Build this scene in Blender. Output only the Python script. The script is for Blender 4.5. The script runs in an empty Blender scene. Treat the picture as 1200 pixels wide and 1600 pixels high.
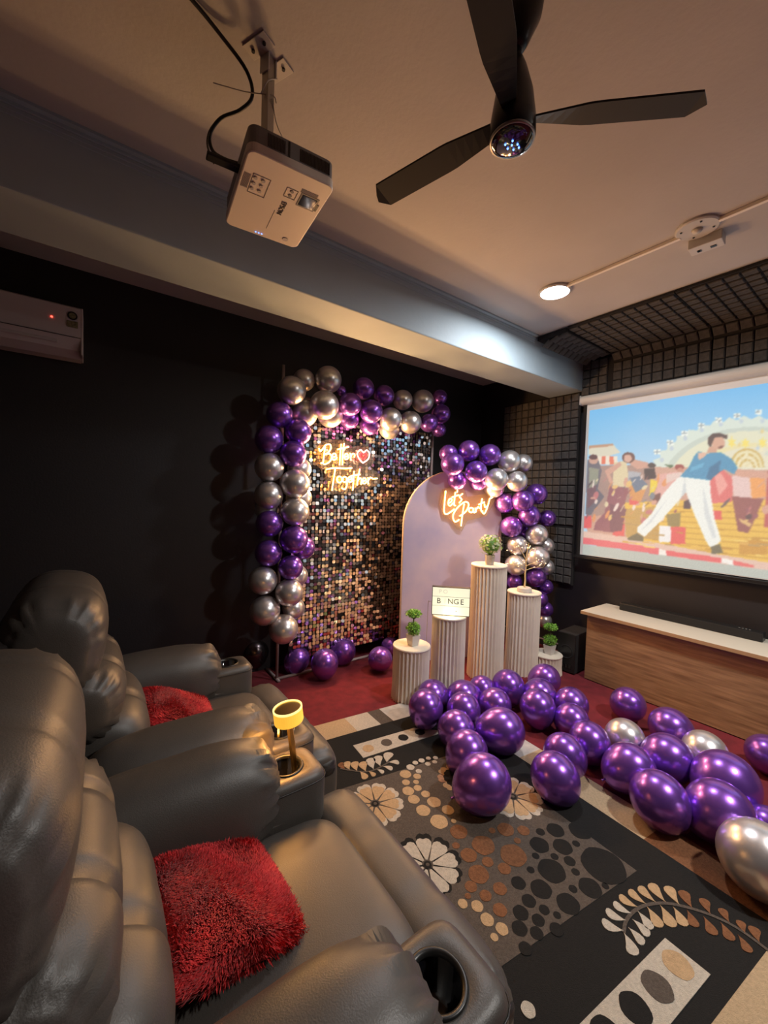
import bpy, bmesh, math, random
from mathutils import Vector, Matrix
from math import sin, cos, pi, radians

# ------------------------------------------------------------------ camera, world, exposure
SC = bpy.context.scene
COL = SC.collection
cam_d = bpy.data.cameras.new('camera'); cam = bpy.data.objects.new('camera', cam_d); COL.objects.link(cam)
cam_d.sensor_fit = 'HORIZONTAL'; cam_d.sensor_width = 36.0; cam_d.lens = 18.75; cam_d.clip_start = 0.02
_ya = Vector((-458, 38, -625)).normalized(); _b = Vector((815, -2, -625))
_z = _b.cross(_ya).normalized(); _x = _ya.cross(_z)
rot = Matrix((_x, _ya, _z))
cam.matrix_world = Matrix.Translation((0, 0, 1.6)) @ rot.to_4x4()
SC.camera = cam
wd = bpy.data.worlds.new('world'); SC.world = wd; wd.use_nodes = True
wd.node_tree.nodes['Background'].inputs[0].default_value = (0.02, 0.02, 0.025, 1)
wd.node_tree.nodes['Background'].inputs[1].default_value = 0.5
SC.view_settings.view_transform = 'Standard'; SC.view_settings.look = 'None'
SC.view_settings.gamma = 1.0; SC.view_settings.use_curve_mapping = False
SC.view_settings.exposure = 0.32
CEIL = 3.08; BACK = 3.5; RIGHT = 4.1; LEFT = -1.35; FRONT = -2.4

# lamps of the room
LED_WATTS = (21.0, 58.0)      # round ceiling panels, by the beam and right of the camera
NEON_S = 10.0; NEON_W = 4.2         # emission of the neon tubes

GARLAND = [["large silver balloon on the upper left corner of the tall garland","s","balloons of the tall garland round the sequin wall",1.256,2.97,2.403,0.109],
["silver balloon tucked behind the upper left corner of the tall garland","s","balloons of the tall garland round the sequin wall",1.424,3.12,2.547,0.09],
["silver balloon topping the tall garland just right of its corner","s","balloons of the tall garland round the sequin wall",1.597,3.02,2.564,0.11],
["large silver balloon glowing warm above the word Better","s","balloons of the tall garland round the sequin wall",1.52,2.93,2.326,0.116],
["silver balloon lit yellow inside the corner of the tall garland","s","balloons of the tall garland round the sequin wall",1.412,3.08,2.265,0.111],
["tiny purple balloon filling the gap beside the corner silver ones","p","balloons of the tall garland round the sequin wall",1.739,3.05,2.501,0.044],
["first purple balloon in the upper row of the top garland","p","balloons of the tall garland round the sequin wall",1.961,3.04,2.561,0.097],
["first purple balloon in the lower row of the top garland","p","balloons of the tall garland round the sequin wall",1.77,2.95,2.374,0.098],
["purple balloon beside the two silver ones in the upper top row","p","balloons of the tall garland round the sequin wall",2.182,3.03,2.535,0.095],
["second purple balloon in the lower row of the top garland","p","balloons of the tall garland round the sequin wall",1.99,2.95,2.348,0.102],
["smaller silver balloon in the upper row of the top garland","s","balloons of the tall garland round the sequin wall",2.402,3.03,2.531,0.095],
["last silver balloon in the upper row of the top garland","s","balloons of the tall garland round the sequin wall",2.631,3.0,2.552,0.11],
["first silver balloon in the lower row of the top garland","s","balloons of the tall garland round the sequin wall",2.204,2.95,2.31,0.105],
["last silver balloon in the lower row of the top garland","s","balloons of the tall garland round the sequin wall",2.44,2.95,2.313,0.106],
["small purple balloon at the upper right end of the top garland","p","balloons of the tall garland round the sequin wall",2.934,3.08,2.655,0.08],
["rightmost purple balloon ending the top garland","p","balloons of the tall garland round the sequin wall",2.884,3.0,2.464,0.098],
["small purple balloon hanging under the right end of the top garland","p","balloons of the tall garland round the sequin wall",2.677,2.95,2.339,0.088],
["smallest purple balloon below the right end of the top garland","p","balloons of the tall garland round the sequin wall",2.942,3.08,2.318,0.074],
["silver balloon lit yellow behind the one above the word Better","s","balloons of the tall garland round the sequin wall",1.661,3.09,2.292,0.11],
["purple balloon reflecting pink above the red neon heart, left one","p","balloons of the tall garland round the sequin wall",1.848,3.08,2.279,0.085],
["purple balloon reflecting pink above the red neon heart, right one","p","balloons of the tall garland round the sequin wall",2.068,3.08,2.257,0.094],
["silver balloon peeping out under the silver pair of the top garland","s","balloons of the tall garland round the sequin wall",2.29,3.08,2.249,0.098],
["highest purple balloon in the left column of the tall garland","p","balloons of the tall garland round the sequin wall",1.182,3.02,2.212,0.102],
["highest purple balloon beside the sequins in the tall garland","p","balloons of the tall garland round the sequin wall",1.317,2.97,2.09,0.103],
["outer purple balloon above the upper silver band of the tall garland","p","balloons of the tall garland round the sequin wall",1.102,3.02,2.011,0.108],
["inner purple balloon above the upper silver band of the tall garland","p","balloons of the tall garland round the sequin wall",1.27,2.95,1.913,0.102],
["outer upper silver balloon in the middle silver band","s","balloons of the tall garland round the sequin wall",1.109,3.02,1.801,0.111],
["warm lit silver balloon half hidden left of the word Better","s","balloons of the tall garland round the sequin wall",1.389,3.09,1.807,0.095],
["inner upper silver balloon left of the word Together","s","balloons of the tall garland round the sequin wall",1.291,2.95,1.68,0.113],
["outer lower silver balloon in the middle silver band","s","balloons of the tall garland round the sequin wall",1.108,3.02,1.584,0.109],
["silver balloon hidden between the inner pair of the middle band","s","balloons of the tall garland round the sequin wall",1.389,3.09,1.569,0.106],
["inner lower silver balloon in the middle silver band","s","balloons of the tall garland round the sequin wall",1.297,2.95,1.462,0.111],
["silver balloon peeping out behind the outer middle band","s","balloons of the tall garland round the sequin wall",1.125,3.1,1.467,0.091],
["upper outer purple balloon of the lower purple band","p","balloons of the tall garland round the sequin wall",1.118,3.02,1.366,0.104],
["upper inner purple balloon of the lower purple band","p","balloons of the tall garland round the sequin wall",1.291,2.95,1.242,0.111],
["purple balloon hidden against the sequins in the lower purple band","p","balloons of the tall garland round the sequin wall",1.44,3.09,1.152,0.097],
["lower outer purple balloon of the lower purple band","p","balloons of the tall garland round the sequin wall",1.115,3.02,1.136,0.104],
["lower inner purple balloon of the lower purple band","p","balloons of the tall garland round the sequin wall",1.27,2.95,1.022,0.096],
["upper outer silver balloon of the bottom silver band","s","balloons of the tall garland round the sequin wall",1.076,3.02,0.925,0.109],
["upper inner silver balloon of the bottom silver band","s","balloons of the tall garland round the sequin wall",1.264,2.95,0.823,0.108],
["silver balloon peeping out behind the lower purple band","s","balloons of the tall garland round the sequin wall",1.394,3.09,0.923,0.085],
["silver balloon hidden against the sequins in the bottom band","s","balloons of the tall garland round the sequin wall",1.366,3.09,0.652,0.091],
["lower outer silver balloon of the bottom silver band","s","balloons of the tall garland round the sequin wall",1.097,3.02,0.687,0.115],
["lowest silver balloon ending the tall garland above the floor","s","balloons of the tall garland round the sequin wall",1.231,2.97,0.531,0.114],
["purple balloon behind the left end of the arch garland","p","balloons of the garland on the arch",2.789,2.774,2.036,0.087],
["purple balloon at the left end of the arch garland","p","balloons of the garland on the arch",2.708,2.639,1.925,0.107],
["highest purple balloon on top of the arch garland","p","balloons of the garland on the arch",2.938,2.653,2.069,0.102],
["upper purple balloon beside the first silver ones on the arch","p","balloons of the garland on the arch",3.136,2.562,2.04,0.106],
["purple balloon directly above the neon word Let's","p","balloons of the garland on the arch",2.945,2.558,1.866,0.103],
["dark purple balloon overlapping the arch below the left end","p","balloons of the garland on the arch",2.866,2.725,1.78,0.09],
["highest silver balloon of the arch garland","s","balloons of the garland on the arch",3.329,2.473,1.988,0.11],
["silver balloon at the outer right shoulder of the arch garland","s","balloons of the garland on the arch",3.589,2.5,1.99,0.096],
["silver balloon above the end of the neon word Party","s","balloons of the garland on the arch",3.138,2.468,1.802,0.107],
["silver balloon lowest at the right shoulder of the arch garland","s","balloons of the garland on the arch",3.375,2.41,1.794,0.101],
["silver balloon lit yellow just above the neon word Party","s","balloons of the garland on the arch",3.259,2.59,1.727,0.1],
["purple balloon peeping out just above the neon word Let's","p","balloons of the garland on the arch",3.085,2.65,1.783,0.092],
["purple balloon on the outer right bend of the arch garland","p","balloons of the garland on the arch",3.714,2.41,1.678,0.109],
["purple balloon in front on the right bend of the arch garland","p","balloons of the garland on the arch",3.45,2.384,1.601,0.108],
["purple balloon glowing pink right of the neon word Party","p","balloons of the garland on the arch",3.385,2.547,1.576,0.104],
["purple balloon in the middle of the right arch column","p","balloons of the garland on the arch",3.552,2.373,1.456,0.106],
["purple balloon sticking out furthest right of the arch","p","balloons of the garland on the arch",3.903,2.392,1.427,0.089],
["pinkish purple balloon beside the arch above the pearl tree","p","balloons of the garland on the arch",3.424,2.487,1.34,0.107],
["dark purple balloon hidden in the right arch column","p","balloons of the garland on the arch",3.654,2.501,1.274,0.078],
["silver balloon on top of the silver band right of the arch","s","balloons of the garland on the arch",3.625,2.325,1.268,0.106],
["silver balloon behind the top of the pearl tree","s","balloons of the garland on the arch",3.498,2.461,1.151,0.101],
["small silver balloon at the outer edge of the silver band","s","balloons of the garland on the arch",3.871,2.38,1.136,0.092],
["largest silver balloon of the band behind the pearl tree","s","balloons of the garland on the arch",3.62,2.303,1.041,0.115],
["silver balloon behind the lower branches of the pearl tree","s","balloons of the garland on the arch",3.471,2.447,0.952,0.104],
["small silver balloon lowest at the outer edge of the silver band","s","balloons of the garland on the arch",3.891,2.373,0.912,0.086],
["purple balloon just below the silver band right of the arch","p","balloons of the garland on the arch",3.656,2.337,0.831,0.101],
["outer purple balloon just below the silver band of the arch","p","balloons of the garland on the arch",3.894,2.372,0.699,0.082],
["purple balloon half hidden by the pleated pillar with the tree","p","balloons of the garland on the arch",3.524,2.499,0.767,0.083],
["purple balloon beside the upper part of the third pillar","p","balloons of the garland on the arch",3.728,2.336,0.598,0.09],
["lowest purple balloon of the arch garland","p","balloons of the garland on the arch",3.899,2.37,0.459,0.086],
["dark silver balloon at the foot of the arch garland","s","balloons of the garland on the arch",3.898,2.371,0.342,0.079]]
LOOSE = [["purple balloon against the foot of the short left pillar","p",2.077,2.134,0.118,0.118,0.0,0.0,0.0],
["purple balloon lying over the far white dotted strip of the rug","p",1.879,1.999,0.12,0.12,-0.114,0.037,-0.993],
["purple balloon against the foot of the light box pillar","p",2.245,1.99,0.12,0.12,0.0,0.0,0.0],
["purple balloon half hidden at the foot of the tallest pillar","p",2.452,1.985,0.104,0.104,0.0,0.0,0.0],
["purple balloon leaning on the pillar that carries the pearl tree","p",2.635,1.879,0.125,0.125,0.186,-0.182,-0.966],
["purple balloon in the middle of the cluster on the rug corner","p",2.086,1.839,0.116,0.116,0.0,0.0,0.0],
["purple balloon behind the one whose knot points left","p",2.36,1.789,0.116,0.116,0.0,0.0,0.0],
["purple balloon third from the front of the row on the rug","p",1.889,1.722,0.118,0.118,0.0,0.0,0.0],
["big purple balloon with its knot pointing left","p",2.111,1.538,0.138,0.138,-0.805,0.592,0.04],
["purple balloon second from the front of the row on the rug","p",1.779,1.53,0.12,0.12,0.0,0.0,0.0],
["large purple balloon standing alone in front on the rug","p",1.632,1.287,0.138,0.138,-0.741,0.524,-0.42],
["purple balloon at the foot of the lowest right pillar","p",3.041,1.818,0.122,0.122,0.0,0.0,0.0],
["purple balloon squeezed below the lowest right pillar","p",2.756,1.683,0.122,0.122,0.0,0.0,0.0],
["egg shaped purple balloon with its knot down on the carpet","p",2.546,1.565,0.122,0.122,0.027,-0.066,-0.997],
["purple balloon standing furthest back between pillars and console","p",2.827,1.473,0.117,0.117,0.0,0.0,0.0],
["purple balloon directly behind the one with a pointed knot","p",2.637,1.366,0.113,0.113,0.0,0.0,0.0],
["purple balloon whose pointed knot faces the camera","p",2.48,1.167,0.118,0.118,0.333,-0.286,-0.899],
["purple balloon on the tan rug border behind the egg shaped one","p",2.24,1.192,0.116,0.116,0.543,-0.432,-0.72],
["egg shaped purple balloon on the black right edge of the rug","p",2.014,1.119,0.124,0.124,0.466,-0.379,-0.799],
["silver balloon furthest back on the carpet","s",2.734,1.072,0.114,0.114,0.0,0.0,0.0],
["purple balloon in front of the rear silver one","p",2.424,0.916,0.128,0.128,-0.75,0.532,-0.392],
["purple balloon between the two smaller silver balloons","p",3.089,0.939,0.127,0.127,0.673,-0.518,-0.528],
["purple balloon alone in front of the wooden console","p",3.206,1.248,0.118,0.118,0.0,0.0,0.0],
["purple balloon left of the middle silver one","p",2.686,0.825,0.132,0.132,0.0,0.0,0.0],
["silver balloon in the middle near the wooden console","s",2.956,0.721,0.118,0.118,0.0,0.0,0.0],
["egg shaped purple balloon at the right edge of the rug","p",2.281,0.723,0.13,0.13,0.384,-0.322,-0.865],
["purple balloon half hidden behind the biggest purple pair","p",2.689,0.565,0.149,0.149,0.0,0.0,0.0],
["purple balloon in front of its half hidden twin","p",2.428,0.524,0.137,0.137,0.0,0.0,0.0],
["big silver balloon cut by the right edge of the picture","s",2.232,0.344,0.143,0.143,0.0,0.0,0.0],
["purple balloon peeping out behind the big silver one","p",2.583,0.378,0.091,0.091,0.0,0.0,0.0],
["purple balloon at the picture edge below the console","p",3.292,0.503,0.112,0.112,0.0,0.0,0.0],
["purple balloon inside the left corner of the sequin stand base","p",1.496,3.288,0.115,0.115,0.0,0.0,0.0],
["purple balloon in front of the sequin stand base pipe","p",1.636,3.029,0.119,0.119,0.003,-0.049,-0.999],
["purple balloon behind the base pipe right of the front one","p",1.939,3.23,0.119,0.119,0.0,0.0,0.0],
["purple balloon left of the short pleated pillar","p",2.137,2.9,0.111,0.111,0.0,0.0,0.0],
["purple balloon hidden behind the short pleated pillar","p",2.42,3.118,0.096,0.096,0.0,0.0,0.0],
["dark grey balloon behind the far recliner arm","d",1.198,3.554,0.128,0.128,-0.028,-0.026,-0.999]]
NEON_WARM = [[[1.612,3.19,2.009],[1.626,3.19,1.983],[1.652,3.19,2.008],[1.677,3.19,2.042],[1.719,3.19,2.053],[1.731,3.19,2.02],[1.703,3.19,1.977],[1.671,3.19,1.959]],[[1.673,3.19,2.026],[1.664,3.19,1.958],[1.657,3.19,1.89],[1.634,3.19,1.879]],[[1.671,3.19,1.959],[1.718,3.19,1.969],[1.742,3.19,1.939],[1.72,3.19,1.898],[1.673,3.19,1.872],[1.651,3.19,1.887]],[[1.742,3.19,1.941],[1.785,3.19,1.954],[1.777,3.19,1.974],[1.756,3.19,1.972],[1.742,3.19,1.944],[1.755,3.19,1.919],[1.781,3.19,1.924],[1.795,3.19,1.944]],[[1.836,3.19,2.068],[1.829,3.19,1.989],[1.825,3.19,1.877]],[[1.866,3.19,2.078],[1.855,3.19,1.991],[1.853,3.19,1.879]],[[1.798,3.19,2.015],[1.915,3.19,2.05]],[[1.872,3.19,1.953],[1.909,3.19,1.966],[1.903,3.19,1.983],[1.883,3.19,1.981],[1.872,3.19,1.956],[1.883,3.19,1.935],[1.906,3.19,1.939],[1.918,3.19,1.957]],[[1.932,3.19,1.995],[1.942,3.19,1.929]],[[1.939,3.19,1.962],[1.958,3.19,1.99],[1.982,3.19,1.986],[1.979,3.19,1.96]],[[1.689,3.19,1.828],[1.765,3.19,1.846],[1.879,3.19,1.849],[1.956,3.19,1.859]],[[1.781,3.19,1.841],[1.768,3.19,1.755],[1.753,3.19,1.643]],[[1.853,3.19,1.746],[1.848,3.19,1.728],[1.832,3.19,1.718],[1.814,3.19,1.72],[1.802,3.19,1.734],[1.802,3.19,1.753],[1.813,3.19,1.769],[1.83,3.19,1.773],[1.847,3.19,1.764],[1.853,3.19,1.746]],[[1.905,3.19,1.749],[1.9,3.19,1.733],[1.887,3.19,1.724],[1.871,3.19,1.726],[1.861,3.19,1.738],[1.86,3.19,1.755],[1.87,3.19,1.769],[1.885,3.19,1.773],[1.899,3.19,1.765],[1.905,3.19,1.749]],[[1.905,3.19,1.769],[1.907,3.19,1.696],[1.885,3.19,1.658],[1.852,3.19,1.67]],[[1.919,3.19,1.746],[1.957,3.19,1.759],[1.95,3.19,1.775],[1.931,3.19,1.774],[1.919,3.19,1.75],[1.93,3.19,1.728],[1.954,3.19,1.731],[1.966,3.19,1.749]],[[1.981,3.19,1.831],[1.977,3.19,1.732],[1.971,3.19,1.651]],[[1.947,3.19,1.785],[2.048,3.19,1.804]],[[2.043,3.19,1.855],[2.027,3.19,1.777],[2.018,3.19,1.7]],[[2.02,3.19,1.735],[2.046,3.19,1.77],[2.064,3.19,1.757],[2.062,3.19,1.709]],[[2.075,3.19,1.741],[2.116,3.19,1.753],[2.108,3.19,1.77],[2.088,3.19,1.769],[2.075,3.19,1.744],[2.087,3.19,1.722],[2.112,3.19,1.725],[2.125,3.19,1.743]],[[2.138,3.19,1.782],[2.144,3.19,1.716]],[[2.143,3.19,1.751],[2.167,3.19,1.783],[2.197,3.19,1.771],[2.249,3.19,1.777]]]
NEON_HEART = [[[2.075,3.19,1.914],[2.029,3.19,1.953],[2.013,3.19,2.002],[2.047,3.19,2.036],[2.078,3.19,2.011],[2.114,3.19,2.039],[2.146,3.19,2.009],[2.132,3.19,1.954],[2.075,3.19,1.914]]]
NEON_HEART_INNER = [[[2.074,3.19,1.949],[2.049,3.19,1.971],[2.044,3.19,1.995],[2.06,3.19,2.01],[2.077,3.19,1.992],[2.097,3.19,2.01],[2.112,3.19,1.994],[2.102,3.19,1.971],[2.074,3.19,1.949]]]
NEON_PARTY = [[[0.404,0.0,1.677],[0.397,0.0,1.565],[0.395,0.0,1.475],[0.423,0.0,1.451],[0.479,0.0,1.483],[0.504,0.0,1.502]],[[0.436,0.0,1.554],[0.473,0.0,1.58],[0.467,0.0,1.604],[0.442,0.0,1.591],[0.437,0.0,1.548],[0.459,0.0,1.533],[0.487,0.0,1.561]],[[0.509,0.0,1.668],[0.501,0.0,1.599],[0.499,0.0,1.543],[0.516,0.0,1.537]],[[0.473,0.0,1.617],[0.546,0.0,1.641]],[[0.531,0.0,1.687],[0.526,0.0,1.665]],[[0.588,0.0,1.655],[0.554,0.0,1.626],[0.58,0.0,1.598],[0.553,0.0,1.563]],[[0.61,0.0,1.558],[0.593,0.0,1.444],[0.584,0.0,1.337]],[[0.56,0.0,1.4],[0.519,0.0,1.377],[0.494,0.0,1.412],[0.499,0.0,1.462],[0.548,0.0,1.528],[0.619,0.0,1.577],[0.659,0.0,1.553],[0.634,0.0,1.486],[0.566,0.0,1.435]],[[0.713,0.0,1.497],[0.708,0.0,1.482],[0.694,0.0,1.473],[0.677,0.0,1.476],[0.665,0.0,1.488],[0.665,0.0,1.504],[0.675,0.0,1.517],[0.692,0.0,1.52],[0.707,0.0,1.512],[0.713,0.0,1.497]],[[0.714,0.0,1.516],[0.72,0.0,1.472],[0.737,0.0,1.479]],[[0.735,0.0,1.52],[0.743,0.0,1.479]],[[0.74,0.0,1.498],[0.767,0.0,1.53],[0.779,0.0,1.515]],[[0.807,0.0,1.614],[0.796,0.0,1.544],[0.802,0.0,1.489],[0.82,0.0,1.49]],[[0.77,0.0,1.553],[0.834,0.0,1.58]],[[0.834,0.0,1.564],[0.844,0.0,1.526],[0.868,0.0,1.539]],[[0.894,0.0,1.62],[0.872,0.0,1.536],[0.839,0.0,1.465],[0.813,0.0,1.48]],[[0.891,0.0,1.613],[0.937,0.0,1.637]]]
PLATE_BETTER = [[1.592,3.215,2.061],[1.716,3.215,2.097],[1.914,3.215,2.124],[1.966,3.215,2.05],[2.065,3.215,2.084],[2.201,3.215,2.08],[2.221,3.215,1.956],[2.176,3.215,1.882],[2.297,3.215,1.819],[2.29,3.215,1.73],[2.061,3.215,1.625],[1.731,3.215,1.607],[1.688,3.215,1.824],[1.606,3.215,1.859]]
PLATE_PARTY = [[0.377,0.0,1.691],[0.453,0.0,1.719],[0.611,0.0,1.704],[0.649,0.0,1.627],[0.792,0.0,1.652],[0.956,0.0,1.673],[0.977,0.0,1.612],[0.874,0.0,1.44],[0.66,0.0,1.389],[0.602,0.0,1.285],[0.549,0.0,1.301],[0.493,0.0,1.387],[0.393,0.0,1.432],[0.358,0.0,1.548]]
DOTS_BLACK = [[1.82,0.996,0.043],[1.75,1.031,0.022],[1.68,0.992,0.045],[1.761,0.925,0.045],[1.83,0.898,0.018],[1.822,0.772,0.095],[1.614,0.968,0.017],[1.682,0.918,0.018],[1.717,0.867,0.026],[1.607,0.887,0.06],[1.688,0.825,0.018],[1.535,0.941,0.017],[1.669,0.753,0.047],[1.73,0.72,0.015],[1.605,0.791,0.018],[1.44,0.935,0.031],[1.495,0.866,0.044],[1.53,0.77,0.046],[1.41,0.866,0.029],[1.429,0.811,0.021],[1.452,0.771,0.015],[1.343,0.857,0.031],[1.375,0.802,0.025],[1.291,0.825,0.03],[1.329,0.779,0.025],[1.402,0.744,0.026],[1.25,0.773,0.024],[1.922,0.927,0.055]]
DOTS_BROWN = [[1.422,1.254,0.043],[1.461,1.138,0.054],[1.366,1.141,0.038],[1.41,1.071,0.026],[1.533,1.027,0.06],[1.332,1.055,0.045],[1.445,1.009,0.029],[1.263,1.037,0.026],[1.355,0.963,0.029],[1.283,0.978,0.025],[1.285,0.909,0.028],[1.223,1.017,0.013],[1.688,1.082,0.03],[1.621,1.135,0.041],[1.355,1.208,0.018],[1.614,1.064,0.017],[1.561,1.168,0.017]]
DOTS_CREAM = [[1.707,1.714,0.015],[1.668,1.735,0.015],[1.619,1.742,0.019],[1.574,1.748,0.017],[1.677,1.689,0.015],[1.63,1.698,0.017],[1.524,1.734,0.024],[1.542,1.68,0.018],[1.107,0.665,0.022]]
DOTS_TAN = [[1.462,1.704,0.033],[1.506,1.653,0.022],[1.422,1.651,0.022],[1.471,1.622,0.016],[1.391,1.594,0.032],[1.448,1.582,0.022],[1.454,1.524,0.024],[1.377,1.531,0.031],[1.452,1.457,0.036],[1.368,1.447,0.036],[1.475,1.378,0.031],[1.386,1.35,0.043],[1.448,1.312,0.013],[1.183,1.008,0.019],[1.223,0.969,0.023],[1.215,0.914,0.025],[1.234,0.861,0.023],[1.188,0.859,0.014]]
STRIP_NEAR = [[1.707,0.498],[1.704,0.363],[1.215,0.553]]
STRIP_FAR = [[1.351,2.095],[1.804,2.031],[1.964,1.878],[1.339,1.958]]
STRIP_FAR_DOTS = [[1.415,2.016,0.038],[1.547,2.001,0.038],[1.672,1.984,0.036],[1.806,1.97,0.036]]
STRIP_NEAR_DOTS = [[1.644,0.439,0.044],[1.513,0.455,0.042],[1.389,0.471,0.04],[1.251,0.493,0.04]]
LEAVES_NEAR = [[1.572,0.661,1.607,0.597,0],[1.627,0.672,1.654,0.608,0],[1.683,0.669,1.7,0.607,0],[1.733,0.669,1.748,0.603,1],[1.794,0.657,1.789,0.589,1],[1.848,0.639,1.829,0.569,1],[1.906,0.615,1.862,0.546,1],[1.952,0.568,1.896,0.511,1],[1.981,0.525,1.922,0.475,2],[2.011,0.463,1.955,0.427,2],[2.023,0.408,1.976,0.374,2],[2.023,0.352,1.975,0.328,2],[2.037,0.316,1.978,0.289,2],[1.547,0.54,1.599,0.594,0],[1.614,0.534,1.633,0.594,0],[1.663,0.534,1.678,0.598,0],[1.695,0.54,1.729,0.599,0],[1.729,0.525,1.779,0.585,1],[1.77,0.499,1.83,0.557,1],[1.813,0.473,1.866,0.525,1],[1.843,0.45,1.898,0.489,2],[1.867,0.399,1.922,0.443,2],[1.897,0.356,1.95,0.397,2],[1.901,0.306,1.948,0.346,2]]
STEM_NEAR = [[1.599,0.594],[1.652,0.608],[1.719,0.606],[1.786,0.588],[1.856,0.548],[1.905,0.498],[1.946,0.438],[1.972,0.377],[1.977,0.321],[1.971,0.267]]
LEAVES_FAR = [[1.201,1.996,1.196,1.928,2],[1.24,1.984,1.215,1.909,1],[1.28,1.957,1.245,1.878,1],[1.321,1.93,1.286,1.846,1],[1.379,1.931,1.334,1.837,0],[1.428,1.924,1.382,1.837,0],[1.507,1.908,1.432,1.842,0],[1.25,1.798,1.256,1.87,1],[1.305,1.789,1.299,1.842,1],[1.362,1.781,1.348,1.828,0],[1.424,1.777,1.393,1.83,0],[1.493,1.801,1.441,1.841,0]]
STEM_FAR = [[1.175,1.952],[1.21,1.914],[1.252,1.871],[1.301,1.84],[1.359,1.832],[1.448,1.841]]
FIELD = [[1.917,0.675],[1.93,0.974],[1.554,1.777],[1.859,1.646],[1.177,0.762]]
FLOWERS = [[1.191,1.62,0.148,"tan"],[1.182,1.21,0.134,"white"],[1.833,1.248,0.156,"tan"],[1.695,1.511,0.121,"brown"]]
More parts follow.
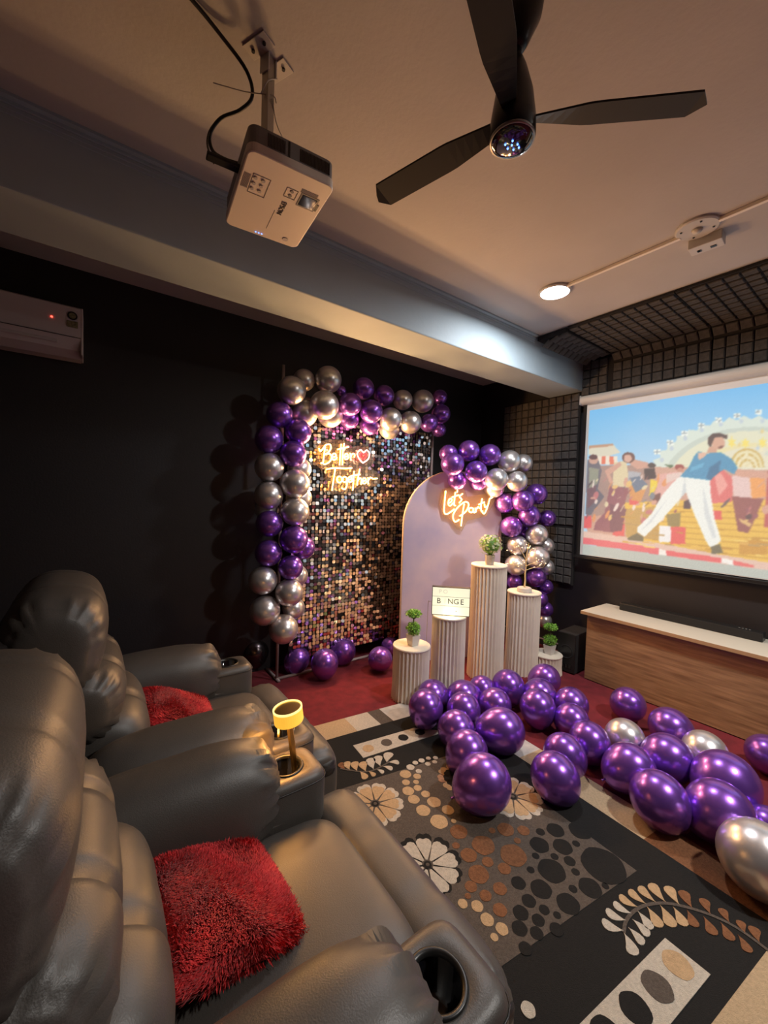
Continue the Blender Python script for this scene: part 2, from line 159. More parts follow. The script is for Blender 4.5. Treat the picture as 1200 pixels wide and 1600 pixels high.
FILM = [[[214,226,214],[[1.511,1.906],[1.463,1.792],[1.506,1.835],[1.459,1.871],[1.493,1.918],[1.439,1.947],[1.464,1.997],[1.405,2.018],[1.42,2.07],[1.358,2.082],[1.363,2.135],[1.299,2.139],[1.295,2.19],[1.23,2.186],[1.217,2.235],[1.154,2.222],[1.134,2.268],[1.074,2.249],[1.047,2.29],[0.99,2.265],[0.958,2.3],[0.906,2.27],[0.87,2.3],[0.824,2.266],[0.783,2.29],[0.743,2.253],[0.701,2.271],[0.667,2.231],[0.624,2.244],[0.596,2.203],[0.552,2.21],[0.155,2.184],[0.124,1.547],[1.497,1.615]]],[[196,208,196],[[1.386,1.776],[1.385,1.829],[1.376,1.881],[1.36,1.931],[1.336,1.979],[1.306,2.024],[1.27,2.065],[1.228,2.101],[1.182,2.133],[1.133,2.159],[1.08,2.181],[1.025,2.197],[0.969,2.208],[0.912,2.213],[0.856,2.214],[0.8,2.209],[0.746,2.2],[0.694,2.187],[0.644,2.17],[0.597,2.149],[0.552,2.125],[0.512,2.098],[0.474,2.068],[0.441,2.036],[0.411,2.001],[0.385,1.966],[0.364,1.928],[0.347,1.89],[0.334,1.851],[0.325,1.811],[0.321,1.771]]],[[224,224,196],[[1.338,1.776],[1.337,1.824],[1.329,1.872],[1.314,1.919],[1.292,1.963],[1.265,2.004],[1.232,2.042],[1.194,2.076],[1.151,2.105],[1.106,2.13],[1.057,2.15],[1.007,2.166],[0.955,2.176],[0.903,2.182],[0.851,2.182],[0.799,2.179],[0.748,2.171],[0.7,2.159],[0.653,2.143],[0.609,2.124],[0.567,2.102],[0.529,2.077],[0.494,2.049],[0.462,2.019],[0.434,1.987],[0.41,1.953],[0.39,1.919],[0.374,1.883],[0.361,1.846],[0.353,1.809],[0.349,1.771]]],[[230,220,170],[[1.198,1.775],[1.197,1.812],[1.191,1.848],[1.18,1.882],[1.165,1.916],[1.145,1.947],[1.121,1.976],[1.093,2.002],[1.062,2.025],[1.028,2.045],[0.991,2.061],[0.953,2.073],[0.914,2.082],[0.874,2.088],[0.834,2.089],[0.794,2.088],[0.755,2.082],[0.717,2.074],[0.68,2.062],[0.645,2.048],[0.613,2.031],[0.582,2.012],[0.554,1.991],[0.528,1.967],[0.506,1.943],[0.486,1.916],[0.47,1.889],[0.457,1.86],[0.447,1.831],[0.44,1.801],[0.437,1.771]]],[[226,222,196],[[1.153,1.775],[1.152,1.807],[1.147,1.84],[1.138,1.871],[1.124,1.901],[1.106,1.929],[1.085,1.955],[1.06,1.978],[1.032,1.999],[1.002,2.017],[0.97,2.032],[0.936,2.043],[0.901,2.052],[0.865,2.057],[0.829,2.058],[0.793,2.057],[0.757,2.053],[0.723,2.045],[0.69,2.035],[0.658,2.023],[0.628,2.007],[0.6,1.99],[0.574,1.971],[0.551,1.95],[0.53,1.927],[0.513,1.903],[0.498,1.878],[0.485,1.852],[0.476,1.826],[0.47,1.799],[0.467,1.772]]],[[190,205,215],[[1.418,1.887],[1.425,1.868],[1.442,1.868],[1.451,1.888],[1.444,1.907],[1.427,1.906]]],[[190,205,215],[[1.379,1.994],[1.386,1.975],[1.403,1.976],[1.412,1.996],[1.405,2.015],[1.388,2.014]]],[[190,205,215],[[1.311,2.088],[1.318,2.07],[1.334,2.071],[1.343,2.091],[1.336,2.109],[1.32,2.108]]],[[190,205,215],[[1.219,2.164],[1.226,2.146],[1.241,2.148],[1.25,2.167],[1.243,2.184],[1.228,2.183]]],[[190,205,215],[[1.11,2.218],[1.116,2.201],[1.131,2.203],[1.139,2.221],[1.133,2.238],[1.118,2.237]]],[[190,205,215],[[0.992,2.249],[0.997,2.233],[1.011,2.234],[1.019,2.252],[1.013,2.269],[0.999,2.267]]],[[190,205,215],[[0.87,2.258],[0.876,2.242],[0.888,2.243],[0.896,2.261],[0.89,2.277],[0.877,2.275]]],[[190,205,215],[[0.752,2.245],[0.757,2.23],[0.769,2.231],[0.776,2.249],[0.77,2.264],[0.758,2.262]]],[[190,205,215],[[0.641,2.214],[0.646,2.199],[0.657,2.201],[0.663,2.217],[0.659,2.232],[0.647,2.231]]],[[190,205,215],[[0.542,2.168],[0.546,2.153],[0.557,2.154],[0.563,2.17],[0.558,2.185],[0.548,2.184]]],[[190,205,215],[[0.456,2.109],[0.461,2.094],[0.471,2.095],[0.477,2.111],[0.472,2.125],[0.462,2.124]]],[[190,205,215],[[0.387,2.039],[0.391,2.025],[0.401,2.026],[0.407,2.041],[0.402,2.055],[0.393,2.054]]],[[190,205,215],[[0.335,1.962],[0.339,1.948],[0.348,1.949],[0.354,1.963],[0.349,1.978],[0.34,1.977]]],[[190,205,215],[[0.3,1.881],[0.304,1.867],[0.313,1.867],[0.318,1.881],[0.315,1.896],[0.305,1.895]]],[[243,222,110],[[0.918,2.102],[0.904,2.077],[0.924,2.084],[0.929,2.056],[0.938,2.085],[0.957,2.082],[0.945,2.104],[0.959,2.13],[0.939,2.122],[0.934,2.151],[0.926,2.121],[0.906,2.125]]],[[243,222,110],[[0.838,2.088],[0.825,2.064],[0.844,2.07],[0.849,2.042],[0.857,2.071],[0.875,2.068],[0.864,2.09],[0.878,2.115],[0.859,2.108],[0.853,2.136],[0.845,2.107],[0.827,2.11]]],[[243,222,110],[[0.742,2.086],[0.729,2.063],[0.747,2.069],[0.752,2.042],[0.76,2.07],[0.778,2.067],[0.767,2.088],[0.78,2.112],[0.762,2.106],[0.757,2.133],[0.749,2.104],[0.732,2.108]]],[[243,222,110],[[0.627,2.069],[0.615,2.046],[0.632,2.053],[0.636,2.026],[0.643,2.054],[0.66,2.05],[0.65,2.071],[0.662,2.095],[0.645,2.088],[0.641,2.114],[0.633,2.087],[0.617,2.09]]],[[205,176,100],[[0.933,1.914],[0.931,1.952],[0.923,1.987],[0.908,2.016],[0.888,2.038],[0.864,2.05],[0.839,2.053],[0.813,2.046],[0.789,2.03],[0.768,2.007],[0.752,1.977],[0.741,1.942],[0.736,1.906]]],[[232,222,180],[[0.921,1.914],[0.92,1.947],[0.912,1.978],[0.899,2.004],[0.881,2.023],[0.861,2.034],[0.838,2.037],[0.815,2.031],[0.794,2.017],[0.775,1.996],[0.761,1.969],[0.751,1.939],[0.746,1.907]]],[[205,176,100],[[0.906,1.913],[0.905,1.941],[0.898,1.966],[0.888,1.988],[0.873,2.004],[0.856,2.013],[0.837,2.016],[0.818,2.011],[0.8,1.999],[0.785,1.982],[0.772,1.959],[0.764,1.934],[0.76,1.907]]],[[236,226,190],[[0.893,1.913],[0.892,1.936],[0.887,1.957],[0.878,1.974],[0.866,1.988],[0.852,1.996],[0.836,1.998],[0.82,1.994],[0.806,1.984],[0.793,1.97],[0.782,1.951],[0.775,1.93],[0.772,1.908]]],[[205,176,100],[[0.876,1.912],[0.875,1.928],[0.871,1.944],[0.865,1.957],[0.856,1.966],[0.846,1.972],[0.835,1.973],[0.823,1.971],[0.813,1.964],[0.803,1.953],[0.796,1.94],[0.791,1.925],[0.789,1.908]]],[[236,226,190],[[0.863,1.911],[0.863,1.923],[0.86,1.934],[0.855,1.943],[0.849,1.95],[0.842,1.954],[0.834,1.955],[0.826,1.953],[0.818,1.949],[0.811,1.941],[0.806,1.932],[0.802,1.921],[0.801,1.909]]],[[225,214,170],[[0.927,1.96],[0.919,1.959],[0.829,1.91],[0.835,1.91]]],[[225,214,170],[[0.895,2.021],[0.886,2.02],[0.829,1.91],[0.835,1.91]]],[[225,214,170],[[0.841,2.041],[0.833,2.04],[0.829,1.91],[0.835,1.91]]],[[225,214,170],[[0.787,2.013],[0.779,2.013],[0.829,1.91],[0.835,1.91]]],[[225,214,170],[[0.751,1.95],[0.743,1.95],[0.829,1.91],[0.835,1.91]]],[[238,244,236],[[1.461,2.09],[1.41,2.087],[1.408,2.042],[1.458,2.046]]],[[120,140,150],[[1.46,2.071],[1.409,2.068],[1.409,2.061],[1.459,2.065]]],[[120,140,150],[[1.438,2.089],[1.432,2.088],[1.43,2.044],[1.436,2.044]]],[[238,244,236],[[1.365,2.164],[1.317,2.159],[1.315,2.116],[1.363,2.12]]],[[120,140,150],[[1.364,2.145],[1.316,2.141],[1.316,2.135],[1.364,2.139]]],[[120,140,150],[[1.344,2.162],[1.338,2.161],[1.336,2.118],[1.341,2.119]]],[[238,244,236],[[1.266,2.23],[1.22,2.225],[1.218,2.183],[1.264,2.188]]],[[120,140,150],[[1.265,2.212],[1.219,2.207],[1.219,2.201],[1.265,2.206]]],[[120,140,150],[[1.246,2.228],[1.24,2.227],[1.238,2.185],[1.243,2.186]]],[[238,244,236],[[1.154,2.281],[1.111,2.275],[1.108,2.234],[1.152,2.24]]],[[120,140,150],[[1.153,2.263],[1.11,2.258],[1.109,2.252],[1.153,2.257]]],[[120,140,150],[[1.135,2.278],[1.13,2.278],[1.128,2.237],[1.132,2.237]]],[[238,244,236],[[1.042,2.31],[1.001,2.304],[0.999,2.264],[1.04,2.269]]],[[120,140,150],[[1.041,2.292],[1.0,2.287],[1.0,2.281],[1.041,2.286]]],[[120,140,150],[[1.024,2.307],[1.019,2.306],[1.017,2.266],[1.022,2.267]]],[[238,244,236],[[0.93,2.327],[0.891,2.321],[0.889,2.283],[0.928,2.288]]],[[120,140,150],[[0.929,2.31],[0.89,2.305],[0.89,2.299],[0.929,2.305]]],[[120,140,150],[[0.912,2.325],[0.908,2.324],[0.906,2.285],[0.91,2.286]]],[[238,244,236],[[0.808,2.336],[0.771,2.33],[0.77,2.293],[0.806,2.298]]],[[120,140,150],[[0.807,2.32],[0.771,2.314],[0.77,2.309],[0.807,2.314]]],[[120,140,150],[[0.792,2.333],[0.787,2.333],[0.786,2.295],[0.79,2.296]]],[[238,244,236],[[0.687,2.328],[0.653,2.322],[0.651,2.286],[0.685,2.291]]],[[120,140,150],[[0.686,2.312],[0.652,2.307],[0.652,2.301],[0.686,2.307]]],[[120,140,150],[[0.672,2.325],[0.668,2.325],[0.666,2.288],[0.67,2.289]]],[[222,214,190],[[2.037,2.158],[1.809,2.17],[1.736,2.083],[1.878,2.049],[2.034,2.086]]],[[196,150,120],[[2.038,2.169],[1.81,2.174],[1.8,2.152],[2.037,2.143]]],[[240,225,205],[[1.944,2.062],[1.906,2.06],[1.902,1.98],[1.94,1.982]]],[[230,120,90],[[1.906,2.06],[1.868,2.057],[1.865,1.979],[1.902,1.98]]],[[240,225,205],[[1.868,2.057],[1.832,2.055],[1.828,1.977],[1.865,1.979]]],[[230,120,90],[[1.832,2.055],[1.795,2.053],[1.791,1.975],[1.828,1.977]]],[[240,225,205],[[1.795,2.053],[1.76,2.05],[1.756,1.974],[1.791,1.975]]],[[206,160,140],[[2.04,1.96],[1.279,1.929],[0.138,1.837],[0.113,1.323],[2.005,1.273]]],[[172,140,128],[[2.041,1.978],[1.471,1.952],[1.454,1.616],[2.014,1.453]]],[[232,186,80],[[1.677,1.617],[1.022,1.666],[0.131,1.681],[0.104,1.145],[0.954,1.211],[1.645,1.274]]],[[196,156,90],[[1.674,1.559],[1.404,1.594],[1.382,1.302],[1.646,1.299]]],[[196,146,58],[[1.453,1.592],[0.13,1.658],[0.129,1.652],[1.452,1.584]]],[[196,146,58],[[1.45,1.55],[0.127,1.605],[0.127,1.598],[1.45,1.542]]],[[196,146,58],[[1.448,1.509],[0.124,1.551],[0.124,1.544],[1.448,1.501]]],[[196,146,58],[[1.446,1.467],[0.122,1.497],[0.121,1.491],[1.446,1.459]]],[[196,146,58],[[1.444,1.426],[0.119,1.444],[0.119,1.437],[1.444,1.418]]],[[196,146,58],[[1.442,1.384],[0.116,1.39],[0.116,1.384],[1.442,1.376]]],[[196,146,58],[[1.44,1.342],[0.114,1.337],[0.113,1.33],[1.44,1.334]]],[[196,146,58],[[1.438,1.301],[0.111,1.283],[0.111,1.276],[1.438,1.293]]],[[196,146,58],[[1.436,1.259],[0.108,1.229],[0.108,1.223],[1.435,1.251]]],[[226,92,92],[[2.052,1.473],[1.974,1.477],[1.968,1.357],[2.046,1.351]]],[[226,92,92],[[1.774,1.468],[1.67,1.474],[1.662,1.31],[1.766,1.3]]],[[226,92,92],[[1.639,1.647],[1.557,1.649],[1.555,1.603],[1.636,1.6]]],[[226,92,92],[[1.3,1.423],[1.197,1.431],[1.19,1.289],[1.293,1.277]]],[[226,92,92],[[1.031,1.572],[0.966,1.575],[0.963,1.506],[1.027,1.502]]],[[240,236,232],[[1.388,1.425],[1.3,1.432],[1.293,1.293],[1.381,1.283]]],[[206,150,60],[[0.852,1.358],[0.69,1.375],[0.684,1.269],[0.846,1.247]]],[[150,130,80],[[1.339,1.526],[1.234,1.547],[1.235,1.432],[1.32,1.426]]],[[110,104,112],[[2.044,2.032],[1.943,2.048],[1.897,1.919],[1.928,1.743],[1.859,1.673],[1.98,1.488],[2.034,1.489]]],[[206,160,140],[[1.935,2.026],[1.939,2.008],[1.951,1.994],[1.968,1.986],[1.989,1.987],[2.008,1.997],[2.022,2.012],[2.027,2.031],[2.024,2.05],[2.011,2.064],[1.993,2.071],[1.973,2.07],[1.954,2.06],[1.941,2.045]]],[[96,60,60],[[1.944,2.053],[1.947,2.043],[1.958,2.035],[1.975,2.031],[1.994,2.032],[2.011,2.038],[2.024,2.047],[2.029,2.058],[2.025,2.069],[2.013,2.077],[1.996,2.081],[1.978,2.08],[1.96,2.074],[1.948,2.064]]],[[150,150,130],[[2.022,1.959],[1.924,1.937],[1.931,1.796],[2.011,1.743]]],[[120,84,90],[[2.029,1.743],[1.942,1.778],[1.951,1.618],[2.019,1.544]]],[[148,90,100],[[1.814,1.769],[1.65,1.752],[1.682,1.558],[1.681,1.44],[1.759,1.331],[1.946,1.341],[1.932,1.414],[1.851,1.516],[1.833,1.656]]],[[120,76,90],[[1.806,1.605],[1.659,1.559],[1.688,1.355],[1.792,1.337]]],[[222,205,165],[[1.789,1.992],[1.681,2.004],[1.659,1.877],[1.661,1.757],[1.79,1.778]]],[[210,160,140],[[1.872,1.918],[1.736,1.998],[1.718,1.964],[1.82,1.882],[1.782,1.795],[1.815,1.795]]],[[210,160,140],[[1.628,2.017],[1.5,1.978],[1.487,1.937],[1.586,1.921],[1.665,1.986]]],[[110,76,70],[[1.609,2.028],[1.613,2.007],[1.628,1.99],[1.649,1.982],[1.674,1.983],[1.697,1.994],[1.714,2.012],[1.72,2.034],[1.716,2.056],[1.701,2.073],[1.679,2.081],[1.654,2.079],[1.631,2.068],[1.615,2.05]]],[[216,170,150],[[1.636,2.023],[1.638,2.007],[1.647,1.995],[1.66,1.988],[1.676,1.989],[1.69,1.997],[1.7,2.011],[1.704,2.027],[1.702,2.043],[1.693,2.055],[1.679,2.061],[1.664,2.06],[1.65,2.052],[1.64,2.039]]],[[176,176,180],[[1.661,1.911],[1.554,1.891],[1.563,1.777],[1.654,1.777]]],[[216,150,90],[[1.647,1.777],[1.491,1.792],[1.541,1.63],[1.632,1.644]]],[[44,42,50],[[1.527,1.923],[1.448,1.928],[1.43,1.84],[1.522,1.825]]],[[60,56,56],[[1.44,1.951],[1.442,1.941],[1.45,1.934],[1.463,1.93],[1.476,1.931],[1.489,1.936],[1.498,1.944],[1.502,1.954],[1.499,1.963],[1.491,1.971],[1.479,1.975],[1.465,1.974],[1.452,1.969],[1.443,1.961]]],[[236,206,60],[[1.472,1.832],[1.407,1.808],[1.444,1.712],[1.478,1.68]]],[[100,120,140],[[1.65,1.844],[1.567,1.859],[1.49,1.776],[1.59,1.711]]],[[224,170,160],[[1.41,1.871],[1.252,1.897],[1.22,1.775],[1.344,1.635],[1.429,1.681]]],[[150,60,60],[[1.23,1.927],[1.233,1.916],[1.242,1.908],[1.255,1.904],[1.27,1.904],[1.284,1.91],[1.294,1.919],[1.298,1.929],[1.295,1.94],[1.286,1.948],[1.272,1.952],[1.258,1.951],[1.244,1.946],[1.234,1.937]]],[[196,140,120],[[1.237,1.9],[1.238,1.889],[1.244,1.881],[1.252,1.876],[1.261,1.877],[1.269,1.882],[1.275,1.89],[1.278,1.901],[1.276,1.912],[1.271,1.92],[1.263,1.924],[1.254,1.924],[1.245,1.919],[1.239,1.91]]],[[80,110,80],[[1.374,1.956],[1.306,1.945],[1.325,1.921]]],[[110,70,70],[[1.457,1.68],[1.389,1.713],[1.397,1.602],[1.44,1.617]]],[[80,62,70],[[1.22,1.639],[1.165,1.67],[1.173,1.58],[1.217,1.578]]],[[222,112,110],[[1.055,1.861],[0.977,1.899],[0.907,1.83],[0.909,1.648],[1.037,1.629]]],[[236,160,150],[[1.025,1.846],[0.987,1.874],[0.937,1.774],[0.989,1.688]]],[[228,196,190],[[0.919,1.844],[0.803,1.855],[0.789,1.678],[0.9,1.683]]],[[236,160,90],[[0.812,1.828],[0.732,1.84],[0.715,1.693],[0.794,1.671]]],[[150,88,86],[[0.911,1.69],[0.729,1.673],[0.784,1.467],[0.802,1.418],[0.86,1.42]]],[[222,180,120],[[0.86,1.524],[0.785,1.488],[0.794,1.46],[0.853,1.497]]],[[190,90,90],[[0.718,1.879],[0.653,1.877],[0.618,1.474],[0.714,1.466]]],[[206,160,140],[[0.668,1.917],[0.67,1.903],[0.674,1.892],[0.682,1.886],[0.69,1.887],[0.698,1.893],[0.704,1.904],[0.707,1.918],[0.706,1.932],[0.701,1.943],[0.693,1.948],[0.685,1.948],[0.677,1.941],[0.671,1.93]]],[[70,52,52],[[0.667,1.935],[0.669,1.927],[0.675,1.921],[0.683,1.918],[0.692,1.918],[0.701,1.922],[0.707,1.929],[0.71,1.937],[0.708,1.945],[0.702,1.951],[0.694,1.954],[0.685,1.954],[0.676,1.95],[0.67,1.943]]],[[214,150,90],[[0.637,1.876],[0.575,1.874],[0.541,1.48],[0.632,1.473]]],[[206,160,140],[[0.589,1.913],[0.591,1.9],[0.595,1.889],[0.602,1.884],[0.61,1.884],[0.618,1.89],[0.624,1.901],[0.626,1.915],[0.625,1.928],[0.62,1.939],[0.613,1.944],[0.605,1.944],[0.597,1.937],[0.592,1.926]]],[[70,52,52],[[0.588,1.931],[0.59,1.923],[0.595,1.917],[0.603,1.914],[0.612,1.914],[0.62,1.918],[0.626,1.925],[0.629,1.933],[0.627,1.941],[0.622,1.947],[0.614,1.95],[0.605,1.949],[0.597,1.945],[0.591,1.939]]],[[226,196,190],[[0.56,1.874],[0.5,1.872],[0.467,1.486],[0.554,1.479]]],[[206,160,140],[[0.514,1.91],[0.515,1.897],[0.519,1.886],[0.526,1.881],[0.534,1.881],[0.541,1.887],[0.547,1.898],[0.549,1.911],[0.548,1.924],[0.543,1.935],[0.537,1.94],[0.529,1.94],[0.521,1.933],[0.516,1.923]]],[[70,52,52],[[0.513,1.927],[0.514,1.92],[0.519,1.914],[0.527,1.911],[0.536,1.911],[0.544,1.915],[0.549,1.921],[0.552,1.929],[0.55,1.937],[0.545,1.942],[0.537,1.945],[0.529,1.945],[0.521,1.941],[0.515,1.935]]],[[120,84,96],[[0.485,1.871],[0.428,1.869],[0.396,1.491],[0.48,1.485]]],[[206,160,140],[[0.441,1.906],[0.442,1.894],[0.446,1.884],[0.453,1.878],[0.46,1.878],[0.467,1.884],[0.473,1.895],[0.475,1.908],[0.474,1.921],[0.47,1.931],[0.463,1.936],[0.456,1.936],[0.449,1.93],[0.444,1.919]]],[[70,52,52],[[0.44,1.923],[0.442,1.916],[0.447,1.91],[0.454,1.907],[0.462,1.908],[0.47,1.911],[0.475,1.918],[0.478,1.925],[0.476,1.933],[0.471,1.939],[0.464,1.941],[0.456,1.941],[0.448,1.937],[0.443,1.931]]],[[190,90,90],[[0.414,1.869],[0.359,1.867],[0.328,1.497],[0.408,1.49]]],[[206,160,140],[[0.372,1.903],[0.373,1.891],[0.377,1.881],[0.383,1.876],[0.39,1.876],[0.397,1.882],[0.402,1.892],[0.404,1.905],[0.403,1.917],[0.399,1.927],[0.393,1.932],[0.386,1.932],[0.379,1.926],[0.374,1.916]]],[[70,52,52],[[0.371,1.92],[0.372,1.913],[0.377,1.907],[0.384,1.904],[0.392,1.905],[0.399,1.908],[0.404,1.914],[0.407,1.922],[0.405,1.929],[0.401,1.935],[0.394,1.938],[0.386,1.937],[0.378,1.934],[0.373,1.927]]],[[214,150,90],[[0.345,1.866],[0.293,1.865],[0.263,1.502],[0.34,1.496]]],[[206,160,140],[[0.305,1.9],[0.306,1.888],[0.31,1.878],[0.316,1.873],[0.323,1.873],[0.329,1.879],[0.334,1.889],[0.336,1.902],[0.335,1.914],[0.331,1.924],[0.325,1.929],[0.319,1.928],[0.312,1.923],[0.307,1.913]]],[[70,52,52],[[0.304,1.917],[0.306,1.91],[0.31,1.904],[0.317,1.901],[0.324,1.902],[0.331,1.905],[0.337,1.911],[0.339,1.918],[0.337,1.926],[0.333,1.931],[0.326,1.934],[0.318,1.933],[0.311,1.93],[0.306,1.924]]],[[226,196,190],[[0.28,1.864],[0.229,1.862],[0.2,1.507],[0.274,1.501]]],[[206,160,140],[[0.241,1.897],[0.242,1.885],[0.246,1.876],[0.251,1.871],[0.258,1.871],[0.264,1.877],[0.269,1.887],[0.271,1.899],[0.27,1.911],[0.266,1.92],[0.261,1.925],[0.254,1.925],[0.248,1.919],[0.243,1.91]]],[[70,52,52],[[0.24,1.914],[0.242,1.907],[0.246,1.901],[0.252,1.898],[0.26,1.899],[0.266,1.902],[0.271,1.908],[0.273,1.915],[0.272,1.922],[0.268,1.928],[0.261,1.93],[0.254,1.93],[0.247,1.926],[0.242,1.921]]],[[120,84,96],[[0.217,1.862],[0.168,1.86],[0.14,1.512],[0.211,1.506]]],[[206,160,140],[[0.18,1.895],[0.18,1.883],[0.184,1.874],[0.189,1.869],[0.196,1.869],[0.202,1.874],[0.206,1.884],[0.208,1.896],[0.207,1.908],[0.204,1.917],[0.198,1.922],[0.192,1.922],[0.186,1.916],[0.182,1.907]]],[[70,52,52],[[0.179,1.91],[0.18,1.904],[0.184,1.898],[0.19,1.896],[0.197,1.896],[0.204,1.899],[0.209,1.905],[0.211,1.912],[0.209,1.919],[0.205,1.924],[0.199,1.927],[0.192,1.927],[0.186,1.923],[0.181,1.917]]],[[226,190,172],[[2.063,1.322],[1.646,1.299],[0.955,1.232],[0.105,1.167],[0.1,1.066],[2.058,1.231]]],[[228,104,112],[[2.059,1.258],[1.378,1.231],[1.376,1.175],[2.056,1.194]]],[[244,236,226],[[1.378,1.223],[1.323,1.22],[1.321,1.175],[1.376,1.175]]],[[230,100,104],[[1.323,1.217],[0.948,1.207],[0.946,1.165],[1.321,1.175]]],[[244,238,230],[[0.948,1.205],[0.876,1.201],[0.874,1.164],[0.946,1.165]]],[[230,110,108],[[0.876,1.198],[0.759,1.179],[0.759,1.16],[0.874,1.164]]],[[184,190,180],[[2.075,1.192],[1.376,1.175],[0.758,1.156],[0.104,1.133],[0.091,0.877],[2.03,0.312]]],[[108,104,80],[[1.638,1.292],[1.557,1.346],[1.502,1.314],[1.506,1.276],[1.629,1.273]]],[[108,104,80],[[1.02,1.288],[0.964,1.314],[0.942,1.245],[1.011,1.228]]],[[238,240,232],[[1.256,1.855],[1.054,1.847],[1.041,1.702],[1.008,1.515],[0.958,1.347],[0.976,1.313],[1.026,1.281],[1.058,1.336],[1.147,1.551],[1.207,1.718],[1.277,1.614],[1.389,1.452],[1.496,1.319],[1.56,1.357],[1.556,1.399],[1.456,1.52],[1.374,1.697],[1.309,1.791]]],[[206,212,212],[[1.222,1.851],[1.205,1.718],[1.241,1.669],[1.227,1.775]]],[[214,218,216],[[1.097,1.775],[1.039,1.542],[0.989,1.358],[1.012,1.355],[1.074,1.54]]],[[214,218,216],[[1.326,1.682],[1.447,1.488],[1.528,1.369],[1.446,1.456]]],[[212,160,138],[[0.906,1.913],[0.856,1.884],[0.714,1.863],[0.698,1.839],[0.731,1.823],[0.854,1.835],[0.914,1.855]]],[[226,200,190],[[1.356,1.869],[1.239,1.889],[1.243,1.851],[1.352,1.791]]],[[62,146,184],[[1.141,2.051],[1.077,2.029],[0.994,2.031],[0.925,1.977],[0.887,1.91],[0.906,1.857],[0.965,1.899],[0.998,1.877],[1.05,1.815],[1.256,1.848],[1.193,1.933],[1.17,2.006]]],[[40,112,150],[[1.058,1.919],[0.991,1.974],[0.998,1.877],[1.05,1.815],[1.077,1.833]]],[[224,180,158],[[1.144,2.041],[1.077,2.034],[1.097,2.001],[1.134,1.979]]],[[86,170,204],[[1.178,1.924],[1.095,1.958],[1.105,1.921],[1.188,1.887]]],[[206,158,134],[[1.066,2.094],[1.018,2.061],[1.023,2.03],[1.084,2.034]]],[[212,164,140],[[0.971,2.105],[0.974,2.082],[0.985,2.065],[1.002,2.055],[1.021,2.057],[1.039,2.069],[1.052,2.089],[1.058,2.113],[1.055,2.137],[1.043,2.155],[1.026,2.163],[1.007,2.161],[0.989,2.149],[0.977,2.129]]],[[70,54,56],[[1.076,2.094],[1.083,2.153],[1.059,2.182],[1.008,2.185],[0.962,2.162],[0.964,2.13],[1.001,2.156],[1.04,2.152],[1.053,2.107],[1.061,2.079]]],[[120,80,70],[[1.014,2.078],[0.98,2.086],[0.985,2.066],[1.007,2.06]]]]

rnd = random.Random(7)
# ------------------------------------------------------------------ materials
def lin(c):
    return tuple(((v/255)/12.92 if v/255 <= .04045 else (((v/255)+.055)/1.055)**2.4) for v in c)
def mat(name, col, rough=.5, metal=0., coat=0., noise=0., nscale=8., bump=0., bscale=60., emis=None, estr=0., sheen=0., trans=0., spec=.5, stretch=None, col2=None):
    m = bpy.data.materials.new(name); m.use_nodes = True
    nt = m.node_tree; b = nt.nodes['Principled BSDF']
    b.inputs['Base Color'].default_value = (*col, 1)
    b.inputs['Roughness'].default_value = rough; b.inputs['Metallic'].default_value = metal
    b.inputs['Coat Weight'].default_value = coat; b.inputs['Coat Roughness'].default_value = .06
    b.inputs['Specular IOR Level'].default_value = spec
    if sheen: b.inputs['Sheen Weight'].default_value = sheen
    if trans: b.inputs['Transmission Weight'].default_value = trans
    if emis: b.inputs['Emission Color'].default_value = (*emis, 1); b.inputs['Emission Strength'].default_value = estr
    if noise or bump or col2:
        tc = nt.nodes.new('ShaderNodeTexCoord'); mp = nt.nodes.new('ShaderNodeMapping')
        nt.links.new(tc.outputs['Object'], mp.inputs['Vector'])
        if stretch: mp.inputs['Scale'].default_value = stretch
    if noise or col2:
        n = nt.nodes.new('ShaderNodeTexNoise'); n.inputs['Scale'].default_value = nscale; n.inputs['Detail'].default_value = 6
        nt.links.new(mp.outputs[0], n.inputs['Vector'])
        r = nt.nodes.new('ShaderNodeValToRGB'); nt.links.new(n.outputs['Fac'], r.inputs[0])
        if col2: a, z = col, col2
        else: a = tuple(v*(1-noise) for v in col); z = tuple(min(1, v*(1+noise)) for v in col)
        r.color_ramp.elements[0].position = .3; r.color_ramp.elements[1].position = .7
        r.color_ramp.elements[0].color = (*a, 1); r.color_ramp.elements[1].color = (*z, 1)
        nt.links.new(r.outputs[0], b.inputs['Base Color'])
    if bump:
        n2 = nt.nodes.new('ShaderNodeTexNoise'); n2.inputs['Scale'].default_value = bscale; n2.inputs['Detail'].default_value = 5
        nt.links.new(mp.outputs[0], n2.inputs['Vector'])
        bp = nt.nodes.new('ShaderNodeBump'); bp.inputs['Strength'].default_value = bump; bp.inputs['Distance'].default_value = .01
        nt.links.new(n2.outputs['Fac'], bp.inputs['Height']); nt.links.new(bp.outputs[0], b.inputs['Normal'])
    return m
M = {}
M['ceiling'] = mat('ceiling_paint', (.50, .48, .47), .75, noise=.04, nscale=3, bump=.10, bscale=45)
M['beam'] = mat('beam_paint', (.40, .49, .54), .6, noise=.04, nscale=3, bump=.1, bscale=30)
M['wall'] = mat('black_wall_paint', (.013, .0105, .012), .55, noise=.15, nscale=2, bump=.08, bscale=80)
M['carpet'] = mat('red_carpet', (.165, .012, .020), .95, noise=.22, nscale=14, bump=.6, bscale=260)
M['foam'] = mat('charcoal_foam', (.085, .078, .073), .95, noise=.25, nscale=40, bump=.7, bscale=300)
M['foam_base'] = mat('foam_backing', (.016, .014, .014), .95)
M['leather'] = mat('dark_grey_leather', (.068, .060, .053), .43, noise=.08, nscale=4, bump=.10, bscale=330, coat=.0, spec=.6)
M['leather_dark'] = mat('black_leather', (.022, .021, .021), .42, bump=.2, bscale=330)
